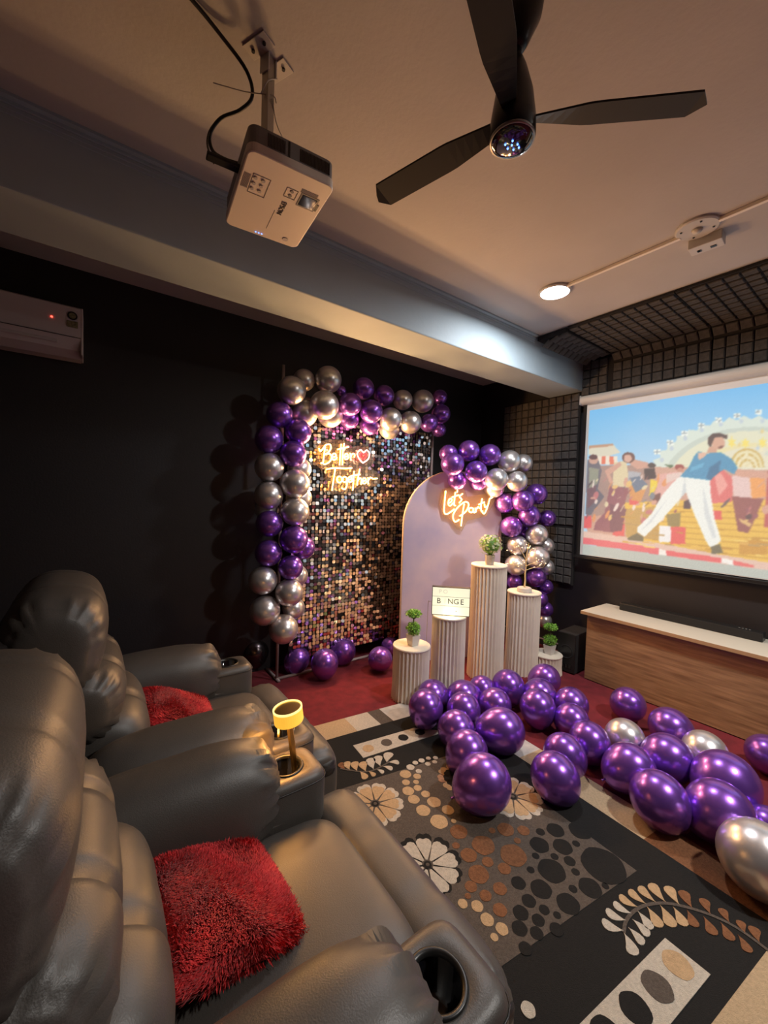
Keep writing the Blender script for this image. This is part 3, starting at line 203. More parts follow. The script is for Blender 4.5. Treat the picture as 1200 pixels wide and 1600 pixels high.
M['black_plastic'] = mat('black_plastic', (.012, .012, .012), .35)
M['blade'] = mat('fan_blade_black', (.010, .009, .009), .7)
M['black_gloss'] = mat('black_gloss', (.006, .006, .008), .08, coat=.6)
M['white_plastic'] = mat('white_plastic', (.55, .53, .50), .45, noise=.04, nscale=6)
M['shell'] = mat('projector_white_shell', (.90, .82, .70), .4)
M['cream_plastic'] = mat('off_white_plastic', (.62, .60, .56), .4)
M['grey_plastic'] = mat('grey_plastic', (.24, .23, .22), .5)
M['steel'] = mat('galvanised_steel', (.42, .40, .38), .4, metal=.8)
M['pipe'] = mat('white_painted_pipe', (.34, .27, .26), .45)
M['purple'] = mat('purple_chrome_latex', (.29, .11, .60), .27, metal=.78, coat=.35, bump=.02, bscale=20)
M['silver'] = mat('silver_chrome_latex', (.74, .71, .72), .31, metal=.80, coat=.2, bump=.02, bscale=20)
M['darksilver'] = mat('dark_grey_chrome_latex', (.10, .08, .085), .25, metal=.9)
M['sequin'] = mat('mirror_sequin', (.95, .90, .87), .13, metal=1.)
M['sequin_mesh'] = mat('sequin_backing', (.006, .006, .007), .5)
M['paper'] = mat('pleated_ivory_card', (.80, .72, .60), .7, noise=.05, nscale=10)
M['paper_top'] = mat('ivory_disc', (.80, .72, .60), .6)
M['arch'] = mat('marbled_lilac_print', (.44, .40, .60), .45, col2=(.72, .58, .64), nscale=2.2)
M['arch_edge'] = mat('pale_arch_edge', (.55, .42, .33), .4)
M['acrylic'] = mat('clear_acrylic', (.95, .85, .7), .12, trans=.9)
M['acrylic'].node_tree.nodes['Principled BSDF'].inputs['IOR'].default_value = 1.2
M['neon_core'] = mat('neon_core', (1, .8, .5), .4, emis=(1.0, .56, .20), estr=NEON_S)
M['neon_jacket'] = mat('neon_jacket', (.9, .5, .15), .4, emis=(1.0, .40, .07), estr=1.3)
M['neon_white'] = mat('neon_heart_outline', (1, .8, .8), .4, emis=(1.0, .5, .42), estr=3.0)
M['neon_red'] = mat('neon_heart_red', (1, .05, .05), .4, emis=(1.0, .03, .03), estr=3.0)
M['white_top'] = mat('white_laminate', (.66, .62, .52), .35)
M['wood'] = mat('oak_laminate', (.20, .105, .048), .5, col2=(.40, .235, .115), nscale=5, stretch=(2, .7, 9), bump=.06, bscale=30)
M['wood_edge'] = mat('oak_edge', (.42, .26, .13), .5)
M['cloth_black'] = mat('black_grille_cloth', (.015, .014, .014), .9, bump=.5, bscale=500)
M['brass'] = mat('brushed_brass', (.65, .45, .16), .28, metal=1.)
M['shade'] = mat('glowing_amber_shade', (.9, .6, .1), .4, emis=(1.0, .52, .05), estr=.72)
M['shade_rim'] = mat('glowing_shade_rim', (1, .8, .3), .4, emis=(1.0, .80, .28), estr=1.0)
M['red_fur'] = mat('red_fur', (.60, .012, .016), .7, noise=.25, nscale=30, sheen=.3)
M['red_fabric'] = mat('red_pillow_fabric', (.30, .006, .010), .9)
M['leaf'] = mat('bright_green_leaf', (.24, .50, .06), .55, noise=.4, nscale=60)
M['leaf_dark'] = mat('dark_green_leaf', (.10, .24, .04), .6, noise=.3, nscale=60)
M['petal'] = mat('pale_green_white_petal', (.58, .62, .40), .6, noise=.2, nscale=60)
M['pot'] = mat('white_pot', (.66, .63, .60), .45)
M['marble_pot'] = mat('grey_marbled_pot', (.40, .38, .36), .5, noise=.4, nscale=20)
M['trunk'] = mat('brown_stem', (.07, .05, .03), .8)
M['gold_wire'] = mat('pale_gold_branch', (.70, .56, .30), .4, metal=.3)
M['pearl'] = mat('lit_pearl', (.9, .85, .7), .3, emis=(1, .85, .6), estr=.35)
M['led'] = mat('led_panel', (1, 1, 1), .5, emis=(.93, .96, 1.0), estr=14)
M['lightbox'] = mat('light_box_face', (.25, .25, .22), .6, emis=(1, .92, .66), estr=.70)
M['ink'] = mat('black_letter', (.01, .01, .01), .6)
M['ink_faint'] = mat('grey_letter', (.3, .28, .22), .6, emis=(1, .93, .72), estr=.40)
M['blue_led'] = mat('blue_led', (.1, .2, 1), .5, emis=(.1, .25, 1), estr=4)
M['red_led'] = mat('red_led', (1, .1, .1), .5, emis=(1, .08, .05), estr=3)
M['ac'] = mat('white_ac_shell', (.62, .55, .55), .4)
M['glass_dark'] = mat('projector_lens_glass', (.01, .01, .012), .05, coat=1)
M['sticker'] = mat('energy_sticker', (.22, .20, .10), .5, noise=.5, nscale=90)
M['cable'] = mat('black_cable', (.01, .01, .01), .5)
M['tie'] = mat('white_cable_tie', (.5, .48, .44), .5)
M['r_black'] = mat('rug_black_pile', (.0065, .006, .0055), .98, bump=.5, bscale=400, noise=.3, nscale=90)
M['r_grey'] = mat('rug_grey_pile', (.115, .092, .075), .98, bump=.8, bscale=400, noise=.22, nscale=120)
M['r_cream'] = mat('rug_cream_pile', (.62, .56, .47), .98, bump=.8, bscale=400, noise=.12, nscale=90)
M['r_white'] = mat('rug_white_pile', (.60, .58, .55), .98, bump=.8, bscale=400, noise=.15, nscale=20)
M['r_tan'] = mat('rug_tan_pile', (.60, .41, .23), .98, bump=.8, bscale=400, noise=.12, nscale=90)
M['r_sand'] = mat('rug_sand_pile', (.56, .41, .25), .98, bump=.8, bscale=400, noise=.12, nscale=90)
M['r_brown'] = mat('rug_brown_pile', (.25, .105, .045), .98, bump=.8, bscale=400, noise=.22, nscale=90)
M['r_pink'] = mat('rug_rose_brown_pile', (.40, .22, .13), .98, bump=.8, bscale=400, noise=.2, nscale=90)

# ------------------------------------------------------------------ helpers
def obj(name, bm, m, parent=None, smooth=False, mesh=None):
    if mesh is None:
        mesh = bpy.data.meshes.new(name)
        if isinstance(bm, bmesh.types.BMesh):
            bmesh.ops.recalc_face_normals(bm, faces=bm.faces); bm.to_mesh(mesh); bm.free()
        else: mesh.from_pydata(*bm)
        for mm in (m if isinstance(m, (list, tuple)) else [m]): mesh.materials.append(mm)
        if smooth: mesh.polygons.foreach_set('use_smooth', [True]*len(mesh.polygons))
    o = bpy.data.objects.new(name, mesh); COL.objects.link(o)
    if parent: o.parent = parent
    return o
def tag(o, label=None, cat=None, group=None, kind=None):
    if label: o['label'] = label
    if cat: o['category'] = cat
    if group: o['group'] = group
    if kind: o['kind'] = kind
    return o
def thing(name, label, cat, loc=(0, 0, 0), rz=0., group=None):
    o = bpy.data.objects.new(name, None); o.empty_display_size = .1; COL.objects.link(o)
    o.location = loc; o.rotation_euler = (0, 0, rz)
    return tag(o, label, cat, group)
def copy_tree(o, parent=None):
    c = o.copy(); COL.objects.link(c)
    if parent: c.parent = parent
    for ch in o.children: copy_tree(ch, c)
    return c
def struct(name, bm, m, parent=None, **k):
    o = obj(name, bm, m, parent, **k)
    if not parent: o['kind'] = 'structure'
    return o
def BM(): return bmesh.new()
def box(bm, x0, x1, y0, y1, z0, z1, bev=0., seg=2, mtx=None, mi=0):
    r = bmesh.ops.create_cube(bm, size=1); vs = r['verts']
    bmesh.ops.scale(bm, verts=vs, vec=(x1-x0, y1-y0, z1-z0))
    bmesh.ops.translate(bm, verts=vs, vec=((x0+x1)/2, (y0+y1)/2, (z0+z1)/2))
    fs = list({f for v in vs for f in v.link_faces})
    if bev:
        es = list({e for v in vs for e in v.link_edges})
        r = bmesh.ops.bevel(bm, geom=es, offset=bev, segments=seg, affect='EDGES', profile=.5)
        vs = list({v for f in r['faces'] for v in f.verts} | {v for v in vs if v.is_valid})
        fs = list({f for v in vs for f in v.link_faces})
    for f in fs: f.material_index = mi
    if mtx is not None: bmesh.ops.transform(bm, matrix=mtx, verts=vs)
    return vs
def quadbox(bm, pts, z0, z1):
    """prism over a polygon of (x,y) points"""
    lo = [bm.verts.new((p[0], p[1], z0)) for p in pts]; hi = [bm.verts.new((p[0], p[1], z1)) for p in pts]
    bm.faces.new(hi); bm.faces.new(lo[::-1]); n = len(pts)
    for i in range(n): bm.faces.new((lo[i], lo[(i+1) % n], hi[(i+1) % n], hi[i]))
def lathe(bm, prof, n=24, mtx=None, cap=True, fn=None):
    """prof list of (r,z)"""
    rings = []
    for r, z in prof:
        ring = []
        for i in range(n):
            a = 2*pi*i/n; rr = r*(fn(a, z) if fn else 1)
            p = Vector((rr*cos(a), rr*sin(a), z))
            ring.append(bm.verts.new(mtx @ p if mtx is not None else p))
        rings.append(ring)
    for a, b in zip(rings, rings[1:]):
        for i in range(n): bm.faces.new((a[i], a[(i+1) % n], b[(i+1) % n], b[i]))
    if cap:
        if prof[0][0] > 1e-6: bm.faces.new(rings[0][::-1])
        if prof[-1][0] > 1e-6: bm.faces.new(rings[-1])
    return rings
def tube(bm, pts, r, n=8, cap=True):
    pts = [Vector(p) for p in pts]; rings = []; prev = None
    rr = r if isinstance(r, (list, tuple)) else [r]*len(pts)
    for i, p in enumerate(pts):
        t = (pts[min(i+1, len(pts)-1)] - pts[max(i-1, 0)])
        t = t.normalized() if t.length > 1e-9 else Vector((0, 0, 1))
        u = prev if prev is not None else (Vector((0, 0, 1)) if abs(t.z) < .9 else Vector((1, 0, 0)))
        u = (u - t*u.dot(t)); u = u.normalized() if u.length > 1e-6 else t.orthogonal().normalized()
        prev = u; v = t.cross(u)
        rings.append([bm.verts.new(p + (u*cos(2*pi*k/n) + v*sin(2*pi*k/n))*rr[i]) for k in range(n)])
    for a, b in zip(rings, rings[1:]):
        for k in range(n): bm.faces.new((a[k], a[(k+1) % n], b[(k+1) % n], b[k]))
    if cap: bm.faces.new(rings[0][::-1]); bm.faces.new(rings[-1])
def smoothpath(pts, k=4):
    pts = [Vector(p) for p in pts]
    if len(pts) < 3: return pts
    P = [pts[0]*2-pts[1]] + pts + [pts[-1]*2-pts[-2]]; out = []
    for i in range(1, len(P)-2):
        for j in range(k):
            t = j/k; a, b, c, d = P[i-1], P[i], P[i+1], P[i+2]
            out.append(.5*((2*b)+(-a+c)*t+(2*a-5*b+4*c-d)*t*t+(-a+3*b-3*c+d)*t**3))
    out.append(pts[-1]); return out
def sgn(v): return -1 if v < 0 else 1
def bolster(bm, cx, cy, cz, hl, ha, hb, axis='x', n=3., e=2.4, pucker=0., pf=26, grooves=(), gd=.006, nu=44, nv=56, tilt=0., wr=0., seed=0, ends=(1, 1), pw=.11, taper=0., crown=0.):
    """stuffed roll: length 2*hl along axis, superellipse section half sizes ha (horizontal), hb (vertical)"""
    rg = random.Random(seed); ph = [rg.uniform(0, 6.28) for _ in range(8)]
    rings = []
    for i in range(nu+1):
        th = -pi/2 + pi*i/nu
        t = sgn(sin(th))*abs(sin(th))**.72; s = (max(0, 1-abs(t)**n))**(1/n)
        ring = []
        for j in range(nv):
            a = 2*pi*j/nv
            ca = sgn(cos(a))*abs(cos(a))**(2/e); sa = sgn(sin(a))*abs(sin(a))**(2/e)
            k = s
            side = 1 if t > 0 else 0
            if pucker and ends[side]:
                w = math.exp(-((abs(t)-.86)/pw)**2)
                q = sin(a*pf+ph[0]+2.2*sin(a*3+ph[1])) + .5*sin(a*pf*1.7+ph[2])
                k += pucker*w*q*.6
                k -= .035*math.exp(-((abs(t)-.93)/.018)**2)
            for g in grooves: k -= gd/ha*2*math.exp(-((t-g)/.018)**2)
            if wr: k += wr*(sin(t*5+a*2+ph[3])+.6*sin(t*9-a*3+ph[4])+.5*sin(t*17+a*5+ph[5]))*.4*s
            l = t*hl
            k2 = k*(1-taper*t)
            A = ca*ha*k2; B = sa*hb*k2
            if tilt: A, B = A*cos(tilt)-B*sin(tilt), A*sin(tilt)+B*cos(tilt)
            B += crown*(1-t*t)
            ring.append(bm.verts.new((cx+l, cy+A, cz+B) if axis == 'x' else (cx+A, cy+l, cz+B)))
        rings.append(ring)
    for a, b in zip(rings, rings[1:]):
        for k in range(nv): bm.faces.new((a[k], a[(k+1) % nv], b[(k+1) % nv], b[k]))
    bmesh.ops.remove_doubles(bm, verts=rings[0]+rings[-1], dist=1e-5)
def text_mesh(s, size, depth=.0006, name='letters'):
    c = bpy.data.curves.new(name, 'FONT'); c.body = s; c.size = size; c.extrude = depth; c.align_x = 'CENTER'; c.align_y = 'CENTER'
    o = bpy.data.objects.new(name, c); COL.objects.link(o)
    dg = bpy.context.evaluated_depsgraph_get(); me = bpy.data.meshes.new_from_object(o.evaluated_get(dg))
    bpy.data.objects.remove(o); bpy.data.curves.remove(c)
    return me

# ------------------------------------------------------------------ the room
b = BM(); box(b, LEFT-.1, RIGHT+.1, FRONT-.1, BACK+.1, -.1, 0); struct('floor', b, M['carpet'])
b = BM(); box(b, LEFT-.1, RIGHT+.1, FRONT-.1, BACK+.1, CEIL, CEIL+.1); struct('ceiling', b, M['ceiling'])
b = BM(); box(b, LEFT-.1, RIGHT+.1, BACK, BACK+.1, 0, CEIL); struct('wall_back', b, M['wall'])
b = BM(); box(b, RIGHT, RIGHT+.1, FRONT, BACK, 0, CEIL); struct('wall_right', b, M['wall'])
b = BM(); box(b, LEFT-.1, LEFT, FRONT, BACK, 0, CEIL); struct('wall_left', b, M['wall'])
b = BM(); box(b, LEFT-.1, RIGHT+.1, FRONT-.1, FRONT, 0, CEIL); struct('wall_front', b, M['wall'])
b = BM(); box(b, LEFT, RIGHT, 2.165, 2.545, 2.745, CEIL, .008); beam = struct('trim_1', b, M['beam'])
b = BM()
for k, (yy, zz) in enumerate(((2.150, 3.062), (2.156, 3.044), (2.160, 3.028))): box(b, LEFT, 3.2, yy, 2.166, zz-.008, zz+.010, .003)
box(b, LEFT, 3.2, 2.125, 2.166, 3.068, CEIL); struct('trim_2', b, M['beam'])
b = BM(); box(b, 3.0, RIGHT-.001, BACK-.015, BACK-.001, 0, .075, .003); struct('baseboard_back', b, M['wall'])
b = BM(); box(b, RIGHT-.015, RIGHT-.001, 1.9, BACK-.016, 0, .06, .003); box(b, RIGHT-.022, RIGHT-.001, 1.9, BACK-.016, .062, .074, .002, mi=1); struct('baseboard_right', b, [M['foam_base'], M['pipe']])

# ------------------------------------------------------------------ acoustic foam: sheets with single blocks
def tile_mesh(w, h, d=.016, bev=.007):
    v = []; f = []
    for z, ins in ((0, 0), (d*.6, 0), (d, bev)):
        for sx, sy in ((-1, -1), (1, -1), (1, 1), (-1, 1)): v.append((sx*(w/2-ins), sy*(h/2-ins), z))
    for k in (0, 4):
        for i in range(4): f.append((k+i, k+(i+1) % 4, k+4+(i+1) % 4, k+4+i))
    f.append((8, 9, 10, 11))
    me = bpy.data.meshes.new('foam_block'); me.from_pydata(v, [], f); me.materials.append(M['foam']); return me
PITCH = .0845
TM = tile_mesh(PITCH-.009, PITCH-.009)
TC = tile_mesh(PITCH-.012, PITCH-.022, .010, .004)
def put_tile(parent, x, y, z, R3, me=TM):
    o = bpy.data.objects.new('foam_block', me); COL.objects.link(o); o.parent = parent
    o.matrix_local = Matrix.Translation((x, y, z)) @ R3.to_4x4(); return o
RW = Matrix(((0, 0, -1), (-1, 0, 0), (0, 1, 0)))       # block facing -X on the screen wall
def wall_foam(name, label, y1, ncol, z1, nrow, skip=lambda i, j: False):
    t = thing(name, label, 'acoustic foam', (4.066, y1, 0))
    bb = BM(); box(bb, 0, .03, -ncol*PITCH-.012, .012, z1-nrow*PITCH-.012, z1+.012, .004); obj('foam_sheet', bb, M['foam_base'], t)
    for i in range(ncol):
        for j in range(nrow):
            if not skip(i, j): put_tile(t, 0, -(i+.5)*PITCH, z1-(j+.5)*PITCH, RW)
    return t
# left of the screen (three stacked sheets), then the strip above the screen
wall_foam('acoustic_foam_panel', 'charcoal waffle foam sheet beside the screen, directly under the beam', 3.118, 11, 2.735, 8)
wall_foam('acoustic_foam_panel', 'charcoal waffle foam sheet left of the screen at mid height, behind the arch balloons', 3.118, 11, 2.035, 8)
wall_foam('acoustic_foam_panel', 'charcoal waffle foam sheet left of the screen, lowest one above the bare wall', 3.118, 11, 1.335, 7)
def screen_foam(y1, ncol, label):
    """a sheet that climbs the wall above the screen, rounds the corner and runs out along the ceiling"""
    t = thing('acoustic_foam_panel', label, 'acoustic foam', (0, y1, 0), 0)
    segs = []
    zz = 2.45
    while zz < 2.93: segs.append((4.065, zz+PITCH/2, 0.)); zz += PITCH
    # rounded corner
    segs.append((4.032, 3.012, radians(48)))
    x = 3.945
    while x > 3.24: segs.append((x, 3.045+.012*(3.945-x)/.7, radians(89))); x -= PITCH
    bb = BM()
    prof = [(4.092, 2.44), (4.092, 3.0), (4.06, 3.06), (4.0, 3.075), (3.22, 3.077), (3.22, 3.060), (3.985, 3.050), (4.03, 3.03), (4.066, 2.965), (4.066, 2.44)]
    L = [bb.verts.new((p[0], .0, p[1])) for p in prof]; Rr = [bb.verts.new((p[0], -ncol*PITCH, p[1])) for p in prof]
    bb.faces.new(L); bb.faces.new(Rr[::-1])
    for i in range(len(prof)): bb.faces.new((L[i], Rr[i], Rr[(i+1) % len(prof)], L[(i+1) % len(prof)]))
    obj('foam_sheet', bb, M['foam_base'], t)
    for (x, z, a) in segs:
        nrm = Vector((-cos(a), 0, -sin(a))); up = Vector((-sin(a), 0, cos(a))); side = up.cross(nrm)
        R3 = Matrix((side, up, nrm)).transposed()
        for i in range(ncol): put_tile(t, x, -(i+.5)*PITCH, z, R3, TC if x < 4.0 else TM)
    return t
y0 = 1.87
for lab in ('charcoal waffle foam sheet curving from wall to ceiling above the left end of the screen',
            'charcoal waffle foam sheet on the ceiling corner, right of the first curved one',
            'charcoal waffle foam sheet on the ceiling corner at the right picture edge'):
    screen_foam(y0, 9, lab); y0 -= 9*PITCH + .006
# small curled end piece running into the beam
t = thing('acoustic_foam_panel', 'narrow foam end piece bending down to meet the ceiling beam', 'acoustic foam', (0, 0, 0))
bb = BM(); box(bb, 3.22, 4.02, 1.872, 2.15, 3.035, 3.07, .004); box(bb, 4.066, 4.085, 1.872, 2.19, 2.70, 3.03, .004); obj('foam_sheet', bb, M['foam_base'], t)
for i in range(9):
    for j in range(3):
        a = radians(8+j*14); R3 = Matrix.Rotation(-a, 3, 'X') @ Matrix.Rotation(pi, 3, 'X')
        put_tile(t, 3.27+i*PITCH, 1.915+j*PITCH*.96, 3.034-j*j*.0075, R3)
for i in range(3):
    for j in range(4): put_tile(t, 4.065, 2.13-i*PITCH*1.0, 2.735+j*PITCH-.0, RW)

# ------------------------------------------------------------------ projection screen with the running film
SX = 4.0
t = thing('projection_screen', 'white pull-down projection screen showing a colourful outdoor dance film', 'screen', (SX, 0.85, 0))
y_l, y_r, z_t, z_b = 2.075, -.37, 2.60, 1.07
bb = BM(); tube(bb, [(-.01, y_l-.85+.045, 2.627), (-.01, y_r-.85-.045, 2.627)], .046, 20); c = obj('screen_case', bb, M['cream_plastic'], t, smooth=False)
for s, yy in ((1, y_l-.85+.045), (-1, y_r-.85-.045)):
    bb = BM(); box(bb, -.052, .04, min(yy, yy+s*.012), max(yy, yy+s*.012), 2.58, 2.675, .008); obj('end_cap', bb, M['white_plastic'], c)
bb = BM(); box(bb, .002, .006, y_r-.85, y_l-.85, z_b+.01, z_t); obj('fabric', bb, mat('screen_margin', (.62, .60, .58), .7, emis=(.75, .74, .70), estr=.12), t)
for q in ((y_r-.88, y_r-.85), (y_l-.85, y_l-.82)):
    bb = BM(); box(bb, -.001, .008, *q, z_b-.02, z_t); obj('black_border', bb, M['black_plastic'], t)
bb = BM(); box(bb, -.012, .014, y_r-.85-.03, y_l-.85+.06, z_b-.03, z_b+.002, .006); obj('weight_bar', bb, M['black_plastic'], t)
# the film picture: coloured grid
NY, NZ = 400, 226
FY0, FY1, FZ0, FZ1 = 2.047, -.34, 1.085, 2.522
img = [[None]*NY for _ in range(NZ)]
for j in range(NZ):
    z = FZ0+(FZ1-FZ0)*(j+.5)/NZ; k = min(1, max(0, (z-1.9)/.62))
    c = tuple(178*(1-k)+108*k if q == 0 else (212*(1-k)+188*k if q == 1 else 234*(1-k)+238*k) for q in range(3))
    for i in range(NY): img[j][i] = c
rf = random.Random(9); films = list(FILM); kk = [i for i, q in enumerate(films) if q[0] == [108, 104, 80]][0]
pal = [(150, 88, 96), (222, 205, 165), (110, 90, 96), (214, 160, 140), (230, 190, 120), (196, 120, 120), (236, 214, 200), (120, 130, 140), (90, 66, 70), (226, 150, 96)]
extra = []
for q in range(120):
    yc = rf.choice((rf.uniform(1.25, 2.03), rf.uniform(-.3, .95))); zc = rf.uniform(1.45, 1.86); a = rf.uniform(.008, .028); c = rf.uniform(.012, .045); tt = rf.uniform(0, 3)
    extra.append([rf.choice(pal), [(yc+a*cos(k*pi/4+tt), zc+c*sin(k*pi/4)) for k in range(8)]])
for q in range(60):
    yc = rf.uniform(-.3, 1.7); zc = rf.uniform(1.22, 1.5); w_ = rf.uniform(.02, .07)
    extra.append([rf.choice([(214, 164, 66), (240, 204, 110), (200, 150, 60), (226, 176, 90), (186, 150, 96)]), [(yc-w_, zc), (yc+w_, zc+.004), (yc+w_, zc+.014), (yc-w_, zc+.010)]])
for q in range(90):
    tt = rf.uniform(.2, 3.0); rr_ = rf.uniform(.2, .98); yc = .28+.72*rr_*cos(tt); zc = 1.88+.40*rr_*sin(tt)
    if zc < 1.9: continue
    extra.append([rf.choice([(236, 228, 190), (204, 212, 200), (226, 206, 140), (190, 206, 214)]), [(yc-.012, zc), (yc, zc+.03), (yc+.012, zc), (yc, zc-.012)]])
films = films[:kk]+extra+films[kk:]
for colr, pts in films:
    P = [((FY0-y)/(FY0-FY1)*NY, (z-FZ0)/(FZ1-FZ0)*NZ) for y, z in pts]
    j0 = max(0, int(min(p[1] for p in P))); j1 = min(NZ-1, int(max(p[1] for p in P))+1)
    for j in range(j0, j1+1):
        yc = j+.5; xs = []
        for a in range(len(P)):
            (x1, y1), (x2, y2) = P[a], P[(a+1) % len(P)]
            if (y1 <= yc) != (y2 <= yc): xs.append(x1+(yc-y1)*(x2-x1)/(y2-y1))
        xs.sort()
        for a in range(0, len(xs)-1, 2):
            for i in range(max(0, int(xs[a]+.5)), min(NY, int(xs[a+1]+.5))): img[j][i] = colr
vs = []; fs = []; cols = []
for j in range(NZ):
    for i in range(NY):
        vs.append((0, FY0-.85+(FY1-FY0)*i/(NY-1), FZ0+(FZ1-FZ0)*j/(NZ-1)))
        acc = [0, 0, 0]; w = 0
        for dj in (-1, 0, 1):
            for di in (-1, 0, 1):
                if 0 <= j+dj < NZ and 0 <= i+di < NY:
                    q = img[j+dj][i+di]; ww = 4 if (di == 0 and dj == 0) else 1; w += ww
                    acc[0] += q[0]*ww; acc[1] += q[1]*ww; acc[2] += q[2]*ww
        g_ = rf.uniform(-5, 5) if vs[-1][2] < 1.95 else rf.uniform(-1.5, 1.5)
        cols.extend((*lin((acc[0]/w+g_, acc[1]/w+g_, acc[2]/w+g_)), 1))
for j in range(NZ-1):
    for i in range(NY-1):
        a = j*NY+i; fs.append((a, a+1, a+NY+1, a+NY))
me = bpy.data.meshes.new('film_picture'); me.from_pydata(vs, [], fs)
at = me.color_attributes.new('film', 'FLOAT_COLOR', 'POINT'); at.data.foreach_set('color', cols)
fm = bpy.data.materials.new('film_light'); fm.use_nodes = True; nt = fm.node_tree; bs = nt.nodes['Principled BSDF']
an = nt.nodes.new('ShaderNodeVertexColor'); an.layer_name = 'film'
nt.links.new(an.outputs[0], bs.inputs['Emission Color']); bs.inputs['Emission Strength'].default_value = .72
bs.inputs['Base Color'].default_value = (.12, .12, .12, 1); bs.inputs['Roughness'].default_value = .8
me.materials.append(fm)
o = obj('film_picture', None, None, t, mesh=me); o['label'] = 'film frame with a dancer in blue shirt and white trousers before a crowd'

# ------------------------------------------------------------------ ceiling fittings
def ceiling_light(x, y, label, watts):
    t = thing('ceiling_light', label, 'ceiling light', (x, y, CEIL))
    bb = BM(); lathe(bb, [(.0, 0), (.108, 0), (.108, -.012), (.100, -.018), (.094, -.018), (.094, -.010), (0, -.010)], 36, cap=False); obj('rim', bb, M['white_plastic'], t, smooth=False)
    bb = BM(); lathe(bb, [(.0, -.011), (.093, -.011), (.093, -.0165), (0, -.0165)], 36, cap=False); d = obj('diffuser', bb, M['led'], t)
    l = bpy.data.lights.new('led_light', 'AREA'); l.shape = 'DISK'; l.size = .18; l.energy = watts; l.spread = radians(172); l.color = (.95, .97, 1.0) if y > 0 else (1.0, .96, .90)
    lo = bpy.data.objects.new('led_light', l); COL.objects.link(lo); lo.parent = t; lo.location = (0, 0, -.025)
    return t
ceiling_light(2.615, 1.625, 'glowing round white ceiling light near the beam', LED_WATTS[0])
ceiling_light(2.56, -.75, 'round white ceiling light right of the camera', LED_WATTS[1])
t = thing('ceiling_conduit', 'thin white conduit running along the ceiling from light to rose', 'conduit', (2.6, 1.2, CEIL))
bb = BM(); box(bb, -.008, .014, -.32, .33, -.018, -.0005, .002); obj('conduit_strip', bb, M['shell'], t)
bb = BM(); box(bb, -.022, .000, -1.9, -.49, -.018, -.0005, .002); obj('conduit_strip', bb, M['shell'], t)
t = thing('ceiling_rose', 'round white junction cover with four screws on the ceiling', 'junction cover', (2.585, .80, CEIL))
bb = BM(); lathe(bb, [(0, 0), (.098, 0), (.098, -.010), (.090, -.015), (0, -.016)], 32, cap=False); obj('cover', bb, M['white_plastic'], t)
bb = BM(); lathe(bb, [(0, -.016), (.026, -.016), (.020, -.028), (0, -.032)], 16, cap=False); obj('dome', bb, M['cream_plastic'], t, smooth=True)
for k in range(4):
    bb = BM(); lathe(bb, [(0, -.0155), (.006, -.0155), (.005, -.019), (0, -.019)], 8, Matrix.Translation((.07*cos(k*pi/2+.5), .07*sin(k*pi/2+.5), 0)), cap=False); obj('screw', bb, M['black_plastic'], t)
t = thing('ceiling_socket', 'small white socket box mounted beside the round ceiling cover', 'socket', (2.735, .80, CEIL), .08)
bb = BM(); box(bb, -.045, .045, -.075, .075, -.05, 0, .004); obj('box', bb, M['cream_plastic'], t)
for yy, s in ((-.03, .013), (.03, .008), (.035, .007)):
    bb = BM(); box(bb, -.0, .02, yy-s, yy+s, -.053, -.049, .001); obj('socket_hole', bb, M['black_plastic'], t)

# fan
t = thing('ceiling_fan', 'black three-blade ceiling fan with a lit glossy display under its hub', 'ceiling fan', (.965, .755, CEIL))
bb = BM(); lathe(bb, [(0, 0), (.075, 0), (.076, -.05), (.066, -.12), (.034, -.19), (.022, -.21), (0, -.21)], 32, cap=False); obj('canopy', bb, M['black_plastic'], t, smooth=True)
bb = BM(); lathe(bb, [(0, -.20), (.016, -.20), (.016, -.27), (0, -.27)], 16, cap=False); obj('downrod', bb, M['black_plastic'], t, smooth=True)
bb = BM(); lathe(bb, [(0, -.235), (.022, -.235), (.032, -.26), (.052, -.33), (.062, -.40), (.064, -.447), (.060, -.452)], 36, cap=False); obj('motor_housing', bb, M['black_plastic'], t, smooth=True)
bb = BM(); lathe(bb, [(.0605, -.446), (.0605, -.455), (.055, -.460), (.040, -.464), (0, -.466)], 36, cap=False); dsp = obj('display_lens', bb, M['black_gloss'], t, smooth=True)
bb = BM(); lathe(bb, [(.056, -.4575), (.061, -.4575), (.063, -.452), (.061, -.449)], 36, cap=False); obj('lens_ring', bb, M['steel'], t, smooth=True)
for k, (dx, dy) in enumerate(((.0, .014), (.016, .006), (-.016, .010), (.010, -.012), (-.010, -.010), (.022, -.008), (0, 0))):
    bb = BM(); lathe(bb, [(0, -.4665), (.0028, -.4665), (.0022, -.469), (0, -.469)], 8, Matrix.Translation((dx, dy, 0)), cap=False); obj('blue_light', bb, M['blue_led'], dsp)
def blade(ang):
    bb = BM(); n = 16; L = []
    for i in range(n+1):
        u = i/n; r = .055+.445*u; w = .018+.022*min(1, u*3) + .004*u
        if u > .93: w *= math.sqrt(max(.02, 1-((u-.93)/.07)**2))
        L.append([bb.verts.new(v) for v in ((r, -w, .006-.010), (r, w, .012), (r, w, .006), (r, -w, -.010))])
    for a, c in zip(L, L[1:]):
        for k in range(4): bb.faces.new((a[k], a[(k+1) % 4], c[(k+1) % 4], c[k]))
    bb.faces.new(L[0]); bb.faces.new(L[-1][::-1])
    o = obj('blade', bb, M['blade'], t); o.location = (0, 0, -.40); o.rotation_euler = (0, 0, radians(ang))
for a in (-44, 105, 207): blade(a)

